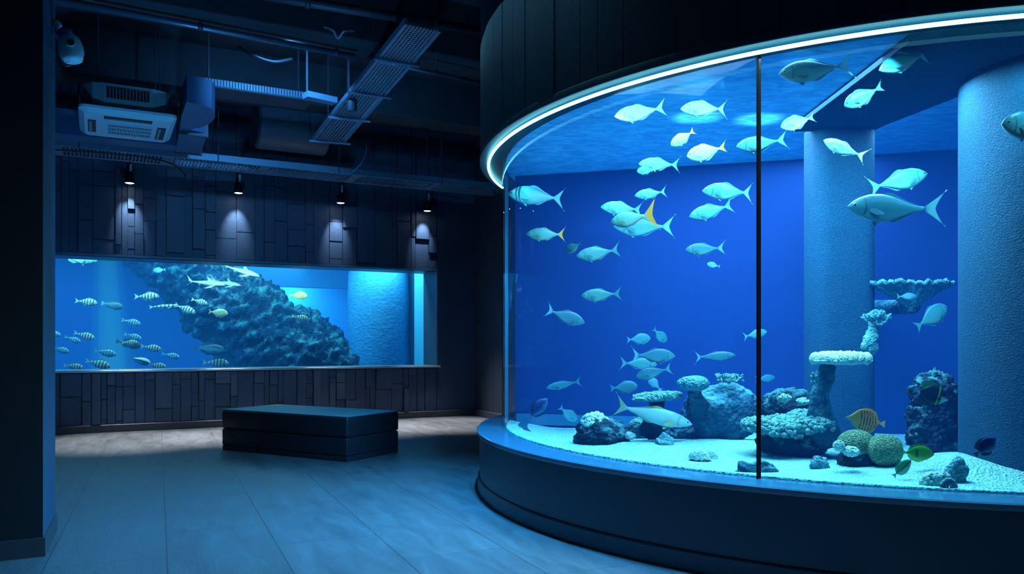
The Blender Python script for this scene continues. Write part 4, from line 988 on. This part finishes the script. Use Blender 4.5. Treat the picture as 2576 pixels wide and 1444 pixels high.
blob(mb, c + Vector((0, .03, .005)), (rx, rx * .5, rz), 51, 4, .2); bubble(mb, c + Vector((-.03, .05, -.01)), rx * 1.2, rx * .5, rz * .95, 80, .013, rn, 0, 2); mb.build('coral_body', M['cor_pale'], t, smooth=True)
mb = MB(); cc = c + Vector((0, -.03, -.012))
for (R0, r0) in ((.034, .009), (.022, .007), (.010, .006)):
    mb.tube([cc + Vector((R0 * math.cos(a), -.004 - .2 * (.034 - R0), R0 * math.sin(a))) for a in [k * math.pi / 12 for k in range(25)]], r0, 8)
mb.build('mouth', M['cor_blue'], t, smooth=True)['label'] = 'dark ringed round mouth'
# two ribbed shells on the sand
for (bx, lab) in (((1733, 1128, 1787, 1160), 'pale ribbed shell on the sand, left of two'), ((1768, 1130, 1808, 1161), 'pale ribbed shell on the sand, right of two')):
    c, rx, rz = bbox(*bx, 4.72 if '1733' in str(bx[0]) else 4.8); mb = MB(); nA, nR2 = 48, 14; vs = []
    for i in range(nR2 + 1):
        ph = math.pi / 2 * i / nR2
        for k in range(nA):
            a = 2 * math.pi * k / nA; rib = 1 + .05 * math.cos(12 * a) * math.sin(ph)
            x = rx * math.sin(ph) * math.cos(a) * rib + rx * .25 * (1 - math.sin(ph)); vs.append((c.x + x, c.y + rx * .7 * math.sin(ph) * math.sin(a) * rib, c.z - rz * .9 + rz * 1.85 * math.cos(ph) - (x / rx) * rz * .35))
    mb.add(vs, [(i * nA + k, i * nA + (k + 1) % nA, (i + 1) * nA + (k + 1) % nA, (i + 1) * nA + k) for i in range(nR2) for k in range(nA)])
    o = mb.build('seashell', M['cor_pale'], smooth=True); tag(o, lab, 'shell', 'shells on the sand')
    m2 = MB(); m2.tube([(c.x - rx * .3, c.y - rx * .62, c.z - rz * .75), (c.x + rx * .5, c.y - rx * .6, c.z - rz * .95), (c.x + rx, c.y - rx * .2, c.z - rz * 1.05)], [.006, .012, .008], 8)
    m2.build('shell_opening', M['black'], o, loc=o.location.copy(), smooth=True)

# reef slope in the wall tank
mb = MB(); path = [(330, 600, 14.3), (440, 672, 14.1), (560, 775, 13.9), (690, 862, 14.0), (800, 925, 14.0), (880, 985, 14.0), (960, 1045, 14.0)]
rad = [60, 78, 98, 105, 105, 98, 95]
nS, nK = 260, 96; vs = []
ts = np.linspace(0, len(path) - 1, nS)
for t in ts:
    x, y, D = [float(np.interp(t, range(len(path)), [p[i] for p in path])) for i in range(3)]; R = float(np.interp(t, range(len(path)), rad)) / F * D
    cpt = pix(x, y, D); tx = Vector((.86, 0, -.51)); up = Vector((.51, 0, .86)); dp = Vector((0, 1, 0))
    for k in range(nK):
        a = 2 * math.pi * k / nK
        dirv = up * math.cos(a) + dp * math.sin(a)
        p = cpt + dirv * R
        n = noise.fractal(p * 1.5, 1, 2, 4) * .22 + noise.fractal(p * 6, .8, 2, 4) * .09 + noise.fractal(p * 20, .8, 2, 2) * .03
        vs.append(tuple(p + dirv * n))
mb.add(vs, [(i * nK + k, i * nK + (k + 1) % nK, (i + 1) * nK + (k + 1) % nK, (i + 1) * nK + k) for i in range(nS - 1) for k in range(nK)])
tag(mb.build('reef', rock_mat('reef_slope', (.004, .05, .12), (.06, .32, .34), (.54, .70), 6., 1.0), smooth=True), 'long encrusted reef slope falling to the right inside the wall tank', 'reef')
# light shaft in the wall tank: beam put in as self-glowing haze
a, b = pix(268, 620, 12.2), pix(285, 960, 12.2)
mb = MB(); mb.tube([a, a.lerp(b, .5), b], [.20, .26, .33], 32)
o = mb.build('light_shaft', water_vol('glow_haze_outer', .02, (.6, .9, .8), (.03, .50, .28), .2), smooth=True)
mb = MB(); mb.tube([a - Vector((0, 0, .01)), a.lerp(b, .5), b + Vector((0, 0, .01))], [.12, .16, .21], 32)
mb.build('bright_core', water_vol('glow_haze_core', .02, (.6, .9, .8), (.05, .50, .28), .36), o, loc=o.location.copy(), smooth=True)
tag(o, 'hazy pale green shaft of light in the left of the wall tank', 'light shaft', kind='stuff')

# ------------------------------------------------------------------ bench
bc = [pixz(873, 1163, 0), pixz(1003, 1138, 0), None, pixz(558, 1132, 0)]
e1 = bc[1] - bc[0]; e2 = bc[3] - bc[0]; e2 = e2 - e1 * (e2.dot(e1) / e1.length_squared)
ang = math.atan2(e1.y, e1.x)
l1, l2 = e1.length, e2.length
def bench_xf(x, y, z):
    return bc[0] + e1.normalized() * x + e2.normalized() * y + Vector((0, 0, z))
bn = thing('bench', 'low dark upholstered block bench in the middle of the floor', 'bench', bench_xf(l1 / 2, l2 / 2, 0))
def bpart(name, d, z0, z1, m, b):
    mb = MB(bench_xf); mb.box(d, l1 - d, d, l2 - d, z0, z1, b=b); o = mb.build(name, m, bn)
    md = o.modifiers.new('b', 'BEVEL'); md.width = b * .6; md.segments = 3; md.limit_method = 'ANGLE'; md.angle_limit = .3
    o.data.polygons.foreach_set('use_smooth', [True] * len(o.data.polygons)); o.data.set_sharp_from_angle(angle=1.0)
    return o
bpart('base', .004, 0, .055, M['leather'], .004)
bpart('lower_cushion', .0, .055, .24, M['leather'], .010)
bpart('upper_cushion', -.004, .24, .452, M['leather'], .016)
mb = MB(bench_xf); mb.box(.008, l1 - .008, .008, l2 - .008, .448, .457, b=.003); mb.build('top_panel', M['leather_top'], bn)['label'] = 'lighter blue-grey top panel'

# ------------------------------------------------------------------ ceiling fittings
def room_tube(mb, pts, r, n=12, mi=0):
    pts = [Vector(p) for p in pts]
    if len(pts) > 3:                                  # hanging cables: smooth curve through the points
        q = [pts[0] * 2 - pts[1]] + pts + [pts[-1] * 2 - pts[-2]]; out = []
        for i in range(1, len(q) - 2):
            for k in range(8):
                t = k / 8; a, b, c, d = q[i - 1], q[i], q[i + 1], q[i + 2]
                out.append(.5 * (2 * b + (c - a) * t + (2 * a - 5 * b + 4 * c - d) * t * t + (3 * b - a - 3 * c + d) * t ** 3))
        pts = out + [pts[-1]]
    mb.tube([tuple(p) for p in pts], r, n, mi)
# air conditioner cassette
AU = (-.15, .68); AV = (8.57, 9.57)
ac = thing('air_conditioner', 'white ceiling cassette air conditioner hanging at the upper left', 'air conditioner', room(.265, 9.07, 3.4))
mb = MB(room); mb.prism([(AU[0] + .02, AV[0] + .16), (AU[0] + .1, AV[0] + .05), (AU[0] + .2, AV[0] + .02), (AU[1] - .2, AV[0] + .02), (AU[1] - .08, AV[0] + .07), (AU[1] - .02, AV[0] + .18), (AU[1] - .02, AV[1] - .1), (AU[1] - .1, AV[1] - .02), (AU[0] + .1, AV[1] - .02), (AU[0] + .02, AV[1] - .1)], 3.46, 3.70)
mb.build('casing', M['grey'], ac)
mb = MB(room); rr_ = rrect(AU[0] - .02, AU[1] + .02, AV[0] - .02, AV[1] + .02, .07); ri_ = rrect(AU[0] + .03, AU[1] - .03, AV[0] + .03, AV[1] - .03, .06); n = len(rr_)
mb.add([(x, y, 3.465) for x, y in rr_] + [(x, y, 3.44) for x, y in rr_] + [(x, y, 3.40) for x, y in ri_], [tuple(range(n)), tuple(range(3 * n - 1, 2 * n - 1, -1))] + [(j * n + i, j * n + (i + 1) % n, (j + 1) * n + (i + 1) % n, (j + 1) * n + i)[::-1] for j in (0, 1) for i in range(n)])
mb.build('panel', M['white'], ac)
mb = MB(room); g0, g1, h0, h1 = AU[0] + .24, AU[1] - .19, AV[0] + .34, AV[1] - .22
mb.box(g0, g1, h0, h1, 3.394, 3.402, 1)
for k in range(27): mb.box(g0 + (g1 - g0) * k / 27, g0 + (g1 - g0) * (k + .45) / 27, h0, h1, 3.385, 3.398, 0)
for k in range(4): mb.box(g0, g1, h0 + (h1 - h0) * k / 3 - .004, h0 + (h1 - h0) * k / 3 + .004, 3.384, 3.398, 0)
mb.build('grille', [M['white'], M['black']], ac)
for (u0, u1, v0, v1) in ((AU[0] + .20, AU[1] - .20, AV[0] + .10, AV[0] + .19), (AU[0] + .06, AU[0] + .13, AV[0] + .30, AV[1] - .22), (AU[1] - .14, AU[1] - .06, AV[0] + .32, AV[1] - .18)):
    mb = MB(room); mb.box(u0, u1, v0, v1, 3.392, 3.402, 1)
    if u1 - u0 > v1 - v0: mb.box(u0 + .01, u1 - .01, v0 + .045, v1 - .012, 3.386, 3.394, 0)
    else: mb.box(u0 + .01, u0 + .035, v0 + .02, v1 - .02, 3.386, 3.394, 0)
    mb.build('louver', [M['grey'], M['black']], ac)
mb = MB(room); v_ = AV[0] + .018; u0, u1 = AU[0] + .22, AU[0] + .60
mb.box(u0, u1, v_ - .004, v_ + .01, 3.56, 3.665, 1)
for k in range(14): mb.box(u0 + (u1 - u0) * k / 13 - .003, u0 + (u1 - u0) * k / 13 + .003, v_ - .008, v_, 3.56, 3.665, 0)
mb.build('side_vent', [M['grey'], M['black']], ac)
for (u, v) in ((.0, 8.75), (.55, 8.75), (.0, 9.4), (.55, 9.4)):
    mb = MB(); room_tube(mb, [room(u, v, 3.69), room(u, v, 4.6)], .008, 8); mb.build('hanger_rod', M['steel_dark'], ac)
# air duct with elbow
dt = thing('air_duct', 'blue sheet-metal duct with elbow beside and behind the air conditioner', 'duct', room(.5, 9.9, 3.47))
mb = MB(room); mb.prism([(-1.6, 9.82), (.80, 9.82), (.80, 10.12), (-1.6, 10.12)], 3.45, 3.72); mb.build('duct_run', M['duct'], dt)
mb = MB(room); mb.prism([(.80, 10.14), (1.08, 10.14), (1.045, 9.2), (.77, 9.2)], 3.44, 3.74); mb.build('duct_end', M['duct'], dt)
mb = MB(room); outl = [(.77, 9.18)] + [(1.045, 9.18)] + [(.70 + .345 * math.cos(g), 8.55 + .62 * math.sin(g)) for g in [math.radians(62 - 14 * k) for k in range(8)]] + [(.74, 8.05), (.74, 8.6)]
mb.prism(outl, 3.47, 3.74); mb.build('duct_elbow', M['duct'], dt)
mb = MB(room); mb.box(.755, 1.06, 9.17, 9.21, 3.43, 3.75); mb.box(.79, 1.1, 10.1, 10.15, 3.432, 3.75); mb.build('flange', M['steel_dark'], dt)
# perforated tray across the ceiling
A0, A1 = pixz(1018, 60, 3.75), pixz(1110, 80, 3.75); B0, B1 = pixz(786, 352, 3.75), pixz(868, 359, 3.75)
ctr = (A0 + A1 + B0 + B1) / 4
pt = thing('cable_tray', 'perforated blue cable tray hanging across the dark ceiling', 'cable tray', (ctr.x, ctr.y, 3.75))
def tray_pt(s, t, dz=0.): return A0.lerp(A1, s).lerp(B0.lerp(B1, s), t) + Vector((0, 0, dz))
mb = MB(); nu, nv = 9, 96
for i in range(nu):
    for j in range(nv):
        s0, s1, t0, t1 = .07 + .86 * i / nu, .07 + .86 * (i + 1) / nu, j / nv, (j + 1) / nv
        sm, tm, ds, dt_ = (s0 + s1) / 2, (t0 + t1) / 2, (s1 - s0) / 2, (t1 - t0) / 2
        ou = [(s0, t0), (sm, t0), (s1, t0), (s1, tm), (s1, t1), (sm, t1), (s0, t1), (s0, tm)]
        inn = [(sm + ds * .70 * math.cos(g), tm + dt_ * .70 * math.sin(g)) for g in [math.radians(225 + 45 * k) for k in range(8)]]
        mb.add([tuple(tray_pt(*p)) for p in ou + inn], [(k, (k + 1) % 8, 8 + (k + 1) % 8, 8 + k) for k in range(8)])
mb.build('perforated_sheet', M['steel'], pt)
for (s0, s1) in ((0, .07), (.93, 1)):
    mb = MB()
    vs = [tuple(tray_pt(s, t, dz)) for dz in (-.004, .05) for (s, t) in ((s0, 0), (s1, 0), (s1, 1), (s0, 1))]
    mb.add(vs, [(0, 1, 2, 3), (4, 5, 6, 7), (0, 1, 5, 4), (1, 2, 6, 5), (2, 3, 7, 6), (3, 0, 4, 7)]); mb.build('side_rail', M['steel'], pt)
for t in (.20, .46, .70, .985):
    mb = MB(); p, q_ = tray_pt(-.12, t, -.025), tray_pt(1.14, t, -.025); room_tube(mb, [p, q_], .016, 8); o = mb.build('cross_bar', M['steel'], pt)
    for e in (p, q_):
        m2 = MB(); room_tube(m2, [e, Vector((e.x, e.y, 4.6))], .006, 6); m2.build('hanger_rod', M['steel_dark'], o, loc=pt.location.copy()).location = (0, 0, 0)
# slotted tray along the back wall
st_ = thing('cable_tray', 'long slotted cable tray running along the back wall above the spotlights', 'cable tray', room(2.2, 10.9, 3.5))
T0, T1, TVa, TVb, TZ = -1.6, 5.5, 10.66, 11.2, 3.5
mb = MB(room); u = T0
sec = .0
while u < T1 - .01:
    w = .042; solid = (sec % 1.2) > 1.08; e = min(u + w, T1)
    if solid: mb.add([(u, TVa, TZ), (e, TVa, TZ), (e, TVb, TZ), (u, TVb, TZ)], [(0, 1, 2, 3)])
    else:
        i0, i1, j0, j1 = u + .010, e - .010, TVa + .05, TVb - .05
        mb.add([(u, TVa, TZ), (e, TVa, TZ), (e, TVb, TZ), (u, TVb, TZ), (i0, j0, TZ), (i1, j0, TZ), (i1, j1, TZ), (i0, j1, TZ)], [(0, 1, 5, 4), (1, 2, 6, 5), (2, 3, 7, 6), (3, 0, 4, 7)])
    u = e; sec += w
mb.build('slotted_sheet', M['steel'], st_)
for v in (TVa, TVb):
    mb = MB(room); mb.box(T0, T1, v - .006, v + .006, TZ - .004, TZ + .085, b=.003); mb.build('side_rail', M['steel'], st_)
for u in (-.2, 1.35, 2.9, 4.4):
    for v in (TVa - .01, TVb + .01):
        mb = MB(); room_tube(mb, [room(u, v, TZ - .02), room(u, v, 4.6)], .007, 6); mb.build('hanger_rod', M['steel_dark'], st_)
# pipes
def pipe(name, label, a, b, r, m, fit):
    t = thing(name, label, 'pipe', a.lerp(b, .5)); mb = MB(); room_tube(mb, [a, b], r, 16); mb.build('pipe_run', m, t, smooth=True)
    for k in fit:
        p = a.lerp(b, k); d = (b - a).normalized()
        mb = MB(); room_tube(mb, [p - d * .02, p + d * .02], r * 1.25, 16); room_tube(mb, [p + Vector((0, 0, r)), Vector((p.x, p.y, 4.6))], .008, 8); mb.build('clamp', M['steel_dark'], t, smooth=True)
    return t
M['pipe'] = mat('galvanised_pipe', (.14, .24, .34), .32, .6, bump=(30, .08, 3))
pipe('pipe', 'steel pipe with hangers running under the ceiling at upper left', pixz(120, -6, 3.98), pixz(892, 142, 3.98), .027, M['pipe'], (.45, .93))
pipe('pipe', 'thinner steel pipe running right from the perforated tray', pixz(938, 151, 3.9), pixz(1218, 210, 3.9), .018, M['pipe'], (.02, .55))
pipe('pipe', 'thick dark pipe under the ceiling above the perforated tray', pixz(560, -30, 4.1), pixz(1212, 78, 4.1), .042, M['steel_dark'], (.3, .8))
# small fittings
p = pix(885, 262, 8.35); t = thing('ceiling_camera', 'small dark cylindrical device hanging beside the perforated tray', 'camera', (p.x, p.y, p.z - .07))
mb = MB(); mb.lathe([(0, -.075), (.045, -.075), (.052, -.065), (.052, .07), (.04, .08), (0, .08)], tuple(p), 20); mb.build('housing', M['steel_dark'], t, smooth=True, auto=40)
mb = MB(); room_tube(mb, [p + Vector((0, 0, .07)), p + Vector((-.03, 0, .2)), p + Vector((-.03, 0, 1.75))], .01, 8); mb.build('drop_rod', M['steel_dark'], t)
mb = MB(); a, b = pixz(768, 246, 3.72), pixz(842, 262, 3.72); d = (b - a).normalized(); n_ = Vector((-d.y, d.x, 0))
mb.add([tuple(q_) for q_ in (a - n_ * .06, b - n_ * .06, b + n_ * .06, a + n_ * .06, a - n_ * .06 + Vector((0, 0, .06)), b - n_ * .06 + Vector((0, 0, .06)), b + n_ * .06 + Vector((0, 0, .06)), a + n_ * .06 + Vector((0, 0, .06)))], [(3, 2, 1, 0), (4, 5, 6, 7), (0, 1, 5, 4), (1, 2, 6, 5), (2, 3, 7, 6), (3, 0, 4, 7)])
tk = mb.build('trunking', M['steel']); tag(tk, 'short flat metal trunking left of the perforated tray', 'trunking')
mb = MB(); q_ = a + d * .02; room_tube(mb, [q_ + Vector((0, 0, .05)), Vector((q_.x, q_.y, 4.6))], .012, 8); mb.build('hanger_rod', M['steel_dark'], tk, loc=tk.location.copy())
lv = thing('louver_panel', 'dark slotted louver housing under the ceiling right of the air conditioner', 'louver', room(1.5, 9.0, 3.88))
mb = MB(room); mb.box(.95, 2.12, 8.85, 9.25, 3.88, 3.98, b=.01); mb.build('housing', M['steel_dark'], lv)
mb = MB(room)
for k in range(36): mb.box(1.0 + .03 * k, 1.014 + .03 * k, 8.84, 8.856, 3.90, 3.965)
mb.build('slats', M['steel'], lv)
for u in (1.05, 2.0):
    mb = MB(); room_tube(mb, [room(u, 9.05, 3.97), room(u, 9.05, 4.6)], .01, 6); mb.build('hanger_rod', M['steel_dark'], lv)
mb = MB(); a, b = room(1.75, 10.35, 3.98), room(2.65, 10.35, 3.98)
mb.tube([a, a.lerp(b, .03), b.lerp(a, .03), b], [.30, .33, .33, .30], 28)
rd = mb.build('round_duct', M['steel_dark'], smooth=True, auto=40); tag(rd, 'dark round duct drum above the slotted tray', 'duct')
mb = MB(); p_ = a.lerp(b, .5); room_tube(mb, [p_ + Vector((0, 0, .3)), Vector((p_.x, p_.y, 4.6))], .012, 8); mb.build('hanger_rod', M['steel_dark'], rd, loc=rd.location.copy())
mb = MB(); room_tube(mb, [pix(922, 366, 10.2), pix(920, 385, 10.2), pix(908, 412, 10.2), pix(886, 432, 10.25)], .008, 6)
tag(mb.build('cable', M['steel'], smooth=True), 'thin cable dangling below the far end of the perforated tray', 'cable')
mb = MB(); room_tube(mb, [pixz(815, 66, 4.05), pixz(838, 76, 4.0), pixz(850, 96, 3.97), pixz(866, 78, 4.0), pixz(892, 76, 4.05)], .012, 8)
tag(mb.build('cable', M['steel'], smooth=True), 'looped cable hanging from the ceiling above the steel pipe', 'cable')
mb = MB(); room_tube(mb, [pixz(600, 118, 4.02), pixz(640, 140, 3.93), pixz(690, 155, 3.93), pixz(735, 148, 4.02)], .014, 8)
tag(mb.build('cable', M['black'], smooth=True), 'slack black cable sagging under the ceiling left of the steel pipe clamp', 'cable')
mb = MB(); room_tube(mb, [room(-.6, 10.75, 3.46), room(.2, 10.72, 3.475), room(.75, 10.8, 3.46), room(.98, 11.1, 3.4), room(1.02, 11.3, 3.36)], .009, 8)
tag(mb.build('cable', M['black'], smooth=True), 'black cable along the slotted tray to the leftmost spotlight', 'cable')

# spotlights over the window
M['lens'] = emis('lamp_glow', (.85, .94, 1.0), 14.0)
LAMPS = [(326, 461, 332, 414, 'leftmost spotlight above the wall window, under a bare stem'), (600, 486, 606, 440, 'spotlight above the wall window, second from the left'),
         (857, 511, 858, 466, 'spotlight above the wall window, third from the left'), (1075, 531, 1078, 488, 'spotlight above the wall window nearest the round aquarium')]
def spot(name, loc, aim, power, ang, blend, col, size=.03):
    l = bpy.data.lights.new(name, 'SPOT'); l.energy = power; l.spot_size = math.radians(ang); l.spot_blend = blend; l.color = col; l.shadow_soft_size = size
    o = bpy.data.objects.new(name, l); C.objects.link(o); o.location = loc; o.rotation_euler = (Vector(aim) - Vector(loc)).to_track_quat('-Z', 'Y').to_euler(); return o
def area(name, loc, aim, power, sx, sy, col):
    l = bpy.data.lights.new(name, 'AREA'); l.shape = 'RECTANGLE'; l.size = sx; l.size_y = sy; l.energy = power; l.color = col
    o = bpy.data.objects.new(name, l); C.objects.link(o); o.location = loc; o.rotation_euler = (Vector(aim) - Vector(loc)).to_track_quat('-Z', 'Y').to_euler(); return o
for (x, y, sx_, sy_, lab) in LAMPS:
    p = pixv(x, y, 11.74); s = pixv(sx_, sy_, 11.74); u, v = to_uv(p)
    t = thing('spotlight', lab, 'spotlight', p, 'spotlights above the wall window')
    mb = MB(); mb.lathe([(0, .13), (.03, .13), (.045, .115), (.045, .095), (.055, .09), (.06, .02), (.066, .0), (.056, .0), (.052, .012)], tuple(p), 24); mb.build('lamp_head', M['black'], t, smooth=True, auto=40)
    mb = MB(); mb.lathe([(.056, .004), (.03, -.004), (.0, -.006)], tuple(p), 24); mb.build('lens', M['lens'], t, smooth=True)
    mb = MB(); room_tube(mb, [p + Vector((0, 0, .12)), Vector((p.x, p.y, s.z + .02))], .02, 10); o = mb.build('stem', M['black'], t)
    mb = MB(); us, vs_ = u + .014, v - .02; mb.xf = room; mb.box(us - .012, us + .012, vs_ - .006, vs_ + .004, p.z + .16, s.z, b=.003); mb.build('bright_strip', M['white'], t)['label'] = 'pale strip on the stem'
    mb = MB(); q_ = Vector((p.x, p.y, s.z)); mb.tube([q_, q_ + Vector((0, 0, .09)), room(u, 11.2, s.z + .1)], .012, 8); mb.build('bracket', M['black'], t)
    mb = MB(); r_ = room(1, 0, 0)
    mb.tube([p + r_ * -.058 + Vector((0, 0, .06)), p + r_ * -.085 + Vector((0, 0, .05)), p + r_ * -.085 + Vector((0, 0, .10)), p + Vector((0, 0, .14)), p + r_ * .085 + Vector((0, 0, .10)), p + r_ * .085 + Vector((0, 0, .05)), p + r_ * .058 + Vector((0, 0, .06))], .006, 6); mb.build('yoke', M['steel_dark'], t)
    spot('spot_beam', p + Vector((0, 0, -.02)), room(u + .0, 11.95, p.z - .40), 62, 50, 1.0, (.62, .84, 1.0), .02)
    spot('spot_flood', p + Vector((0, 0, -.02)), room(u, 10.9, 0), 1150, 46, .9, (1.0, .95, .92), .03)

# bullet spotlight on the left pillar
D = 4.95; t = thing('pillar_floodlight', 'white bullet-shaped lamp on a bracket high on the left pillar', 'lamp', pix(178, 165, D))
mb = MB(); a, b = pix(172, 92, D), pix(185, 160, D); d = (b - a); k = [0, .04, .14, .3, .5, .72, .9, 1.0]; r_ = [.015, .045, .065, .078, .084, .082, .07, .06]
mb.tube([a.lerp(b, x) - d * .08 for x in k], [x * .85 for x in r_], 28); mb.build('housing', M['white'], t, smooth=True)
mb = MB(); c = a.lerp(b, .36) + Vector((.035, -.062, 0)); d2 = Vector((.45, -.85, .1)).normalized()
mb.tube([c, c + d2 * .012], [.022, .018], 20); mb.build('lens', M['black'], t, smooth=True, auto=40)
mb = MB(); n3 = d2.cross(Vector((0, 0, 1))).normalized(); m3 = d2.cross(n3)
mb.tube([c + d2 * .006 + (n3 * math.cos(g) + m3 * math.sin(g)) * .024 for g in [x * math.pi / 10 for x in range(21)]], .005, 6); mb.build('lens_ring', M['white'], t, smooth=True)
mb = MB(); c = a.lerp(b, .0) + d * -.02; mb.ball((c.x - .005, c.y - .02, c.z + .012), .046, 3, 0, (1, .8, .75)); mb.build('cap', M['duct'], t, smooth=True)['label'] = 'darker blue rounded cap'
mb = MB(); w0 = pix(140, 62, D + .02); mb.ball(tuple(w0), .036, 3, 0, (1, .9, .8)); mb.tube([w0, pix(142, 80, D), pix(150, 100, D), pix(166, 115, D + .05)], [.016, .014, .012, .012], 10); mb.build('bracket', M['white'], t, smooth=True)
mb = MB(); mb.tube([pix(146, 110, D + .05), pix(149, 140, D), pix(156, 158, D), pix(166, 167, D), pix(178, 165, D)], .0035, 6); mb.build('cord', M['steel'], t, smooth=True)

# ------------------------------------------------------------------ lights
CY = (.46, .92, 1.0)
area('aquarium_light', (1.7, 5.25, 2.69), (1.7, 5.2501, 0), 185, 2.2, 2.2, CY)
area('aquarium_front_light', (1.45, 4.45, 2.69), (1.45, 4.4501, 0), 55, 1.6, .5, CY)
area('aquarium_right_light', (2.0, 4.4, 2.63), (2.0, 4.4001, 0), 34, .8, .3, CY)
area('surface_light', (.9, 5.7, 3.6), (.9, 5.7, 0), 20, 3.0, 2.4, (.2, .7, 1.0))
spot('surface_spot', (1.24, 5.30, 3.6), (1.24, 5.3, 0), 60, 24, .8, (.5, .92, 1.0))
spot('surface_spot', (1.66, 5.35, 3.6), (1.66, 5.35, 0), 60, 24, .8, (.5, .92, 1.0))
for a in (188, 204, 218, 232, 246, 260, 276):      # ring light seen from inside: light thrown into the tank
    g = math.radians(a); x, y = TC.x + 3.2 * math.cos(g), TC.y + 3.2 * math.sin(g)
    spot('ring_inward', (x, y, ZS - .05), (x - 1.6 * math.cos(g), y - 1.6 * math.sin(g), 1.30), 34, 78, .7, (.20, .82, 1.0), 0.0)
# wall tank
pa = room(1.0, 14.3, 2.66); area('wall_tank_light', pa, pa - Vector((0, 0, 1)), 70, 5.0, 2.2, (.35, .85, 1.0)).rotation_euler.z = TH
pa = room(1.2, 12.75, 2.62); area('wall_tank_fill', pa, room(1.2, 14.2, .9), 130, 7.0, .25, (.45, .92, .95))  # added fill for the fish sides that face the window
pa = room(2.9, 15.8, 2.5); area('wall_tank_glow', pa, room(2.9, 16.4, 1.2), 90, 1.6, .3, (.25, .8, 1.0))
pa = pix(555, 650, 13.0); spot('wall_tank_spot', (pa.x, pa.y, 2.66), pix(545, 700, 13.2), 40, 70, .8, (.8, 1, .9))
# room: blue ring light spill and added blue fills
for a, pw in ((186, 110), (204, 110), (222, 90), (245, 45), (270, 14)):
    g = math.radians(a); x, y = TC.x + 3.25 * math.cos(g), TC.y + 3.25 * math.sin(g)
    spot('ring_spill', (x, y, ZS - .04), (x + 1.15 * math.cos(g), y + 1.15 * math.sin(g), 0), pw * 4.5, 96, .8, (.035, .43, 1.0), .05)
spot('wall_fill', room(1.6, 7.6, 4.0), room(2.4, 12, 2.6), 190, 130, .8, (.08, .42, 1.0), .12)  # unseen spot added to tint the back wall blue
spot('ceiling_fill', room(.6, 6.2, .5), room(.3, 8.4, 4), 210, 130, .8, (.06, .42, 1.0), .12)  # unseen spot added to brighten the ceiling fittings from below
w = bpy.data.worlds.new('World'); sc.world = w; w.use_nodes = True
bg = w.node_tree.nodes.get('Background') or w.node_tree.nodes.new('ShaderNodeBackground')
bg.inputs[0].default_value = (.06, .32, 1.0, 1); bg.inputs[1].default_value = .03

# ------------------------------------------------------------------ camera and colour
cam = bpy.data.cameras.new('Camera'); co = bpy.data.objects.new('Camera', cam); C.objects.link(co)
co.location = (0, 0, EYE); co.rotation_euler = (math.radians(90), 0, 0)
cam.sensor_fit = 'HORIZONTAL'; cam.sensor_width = 36; cam.lens = F / 2576 * 36; cam.shift_y = (HY - 722) / 2576; cam.clip_start = .05
sc.camera = co
for k in ('led_glow', 'lamp_glow'): bpy.data.materials[k].cycles.emission_sampling = 'NONE'
sc.view_settings.view_transform = 'Standard'; sc.view_settings.look = 'None'
cy = sc.cycles
cy.use_adaptive_sampling = True; cy.use_light_tree = False; cy.adaptive_threshold = .06; cy.max_bounces = 5; cy.diffuse_bounces = 2; cy.glossy_bounces = 2; cy.transmission_bounces = 4; cy.transparent_max_bounces = 16; cy.volume_bounces = 0
cy.sample_clamp_indirect = 4.0; cy.caustics_reflective = False; cy.caustics_refractive = False
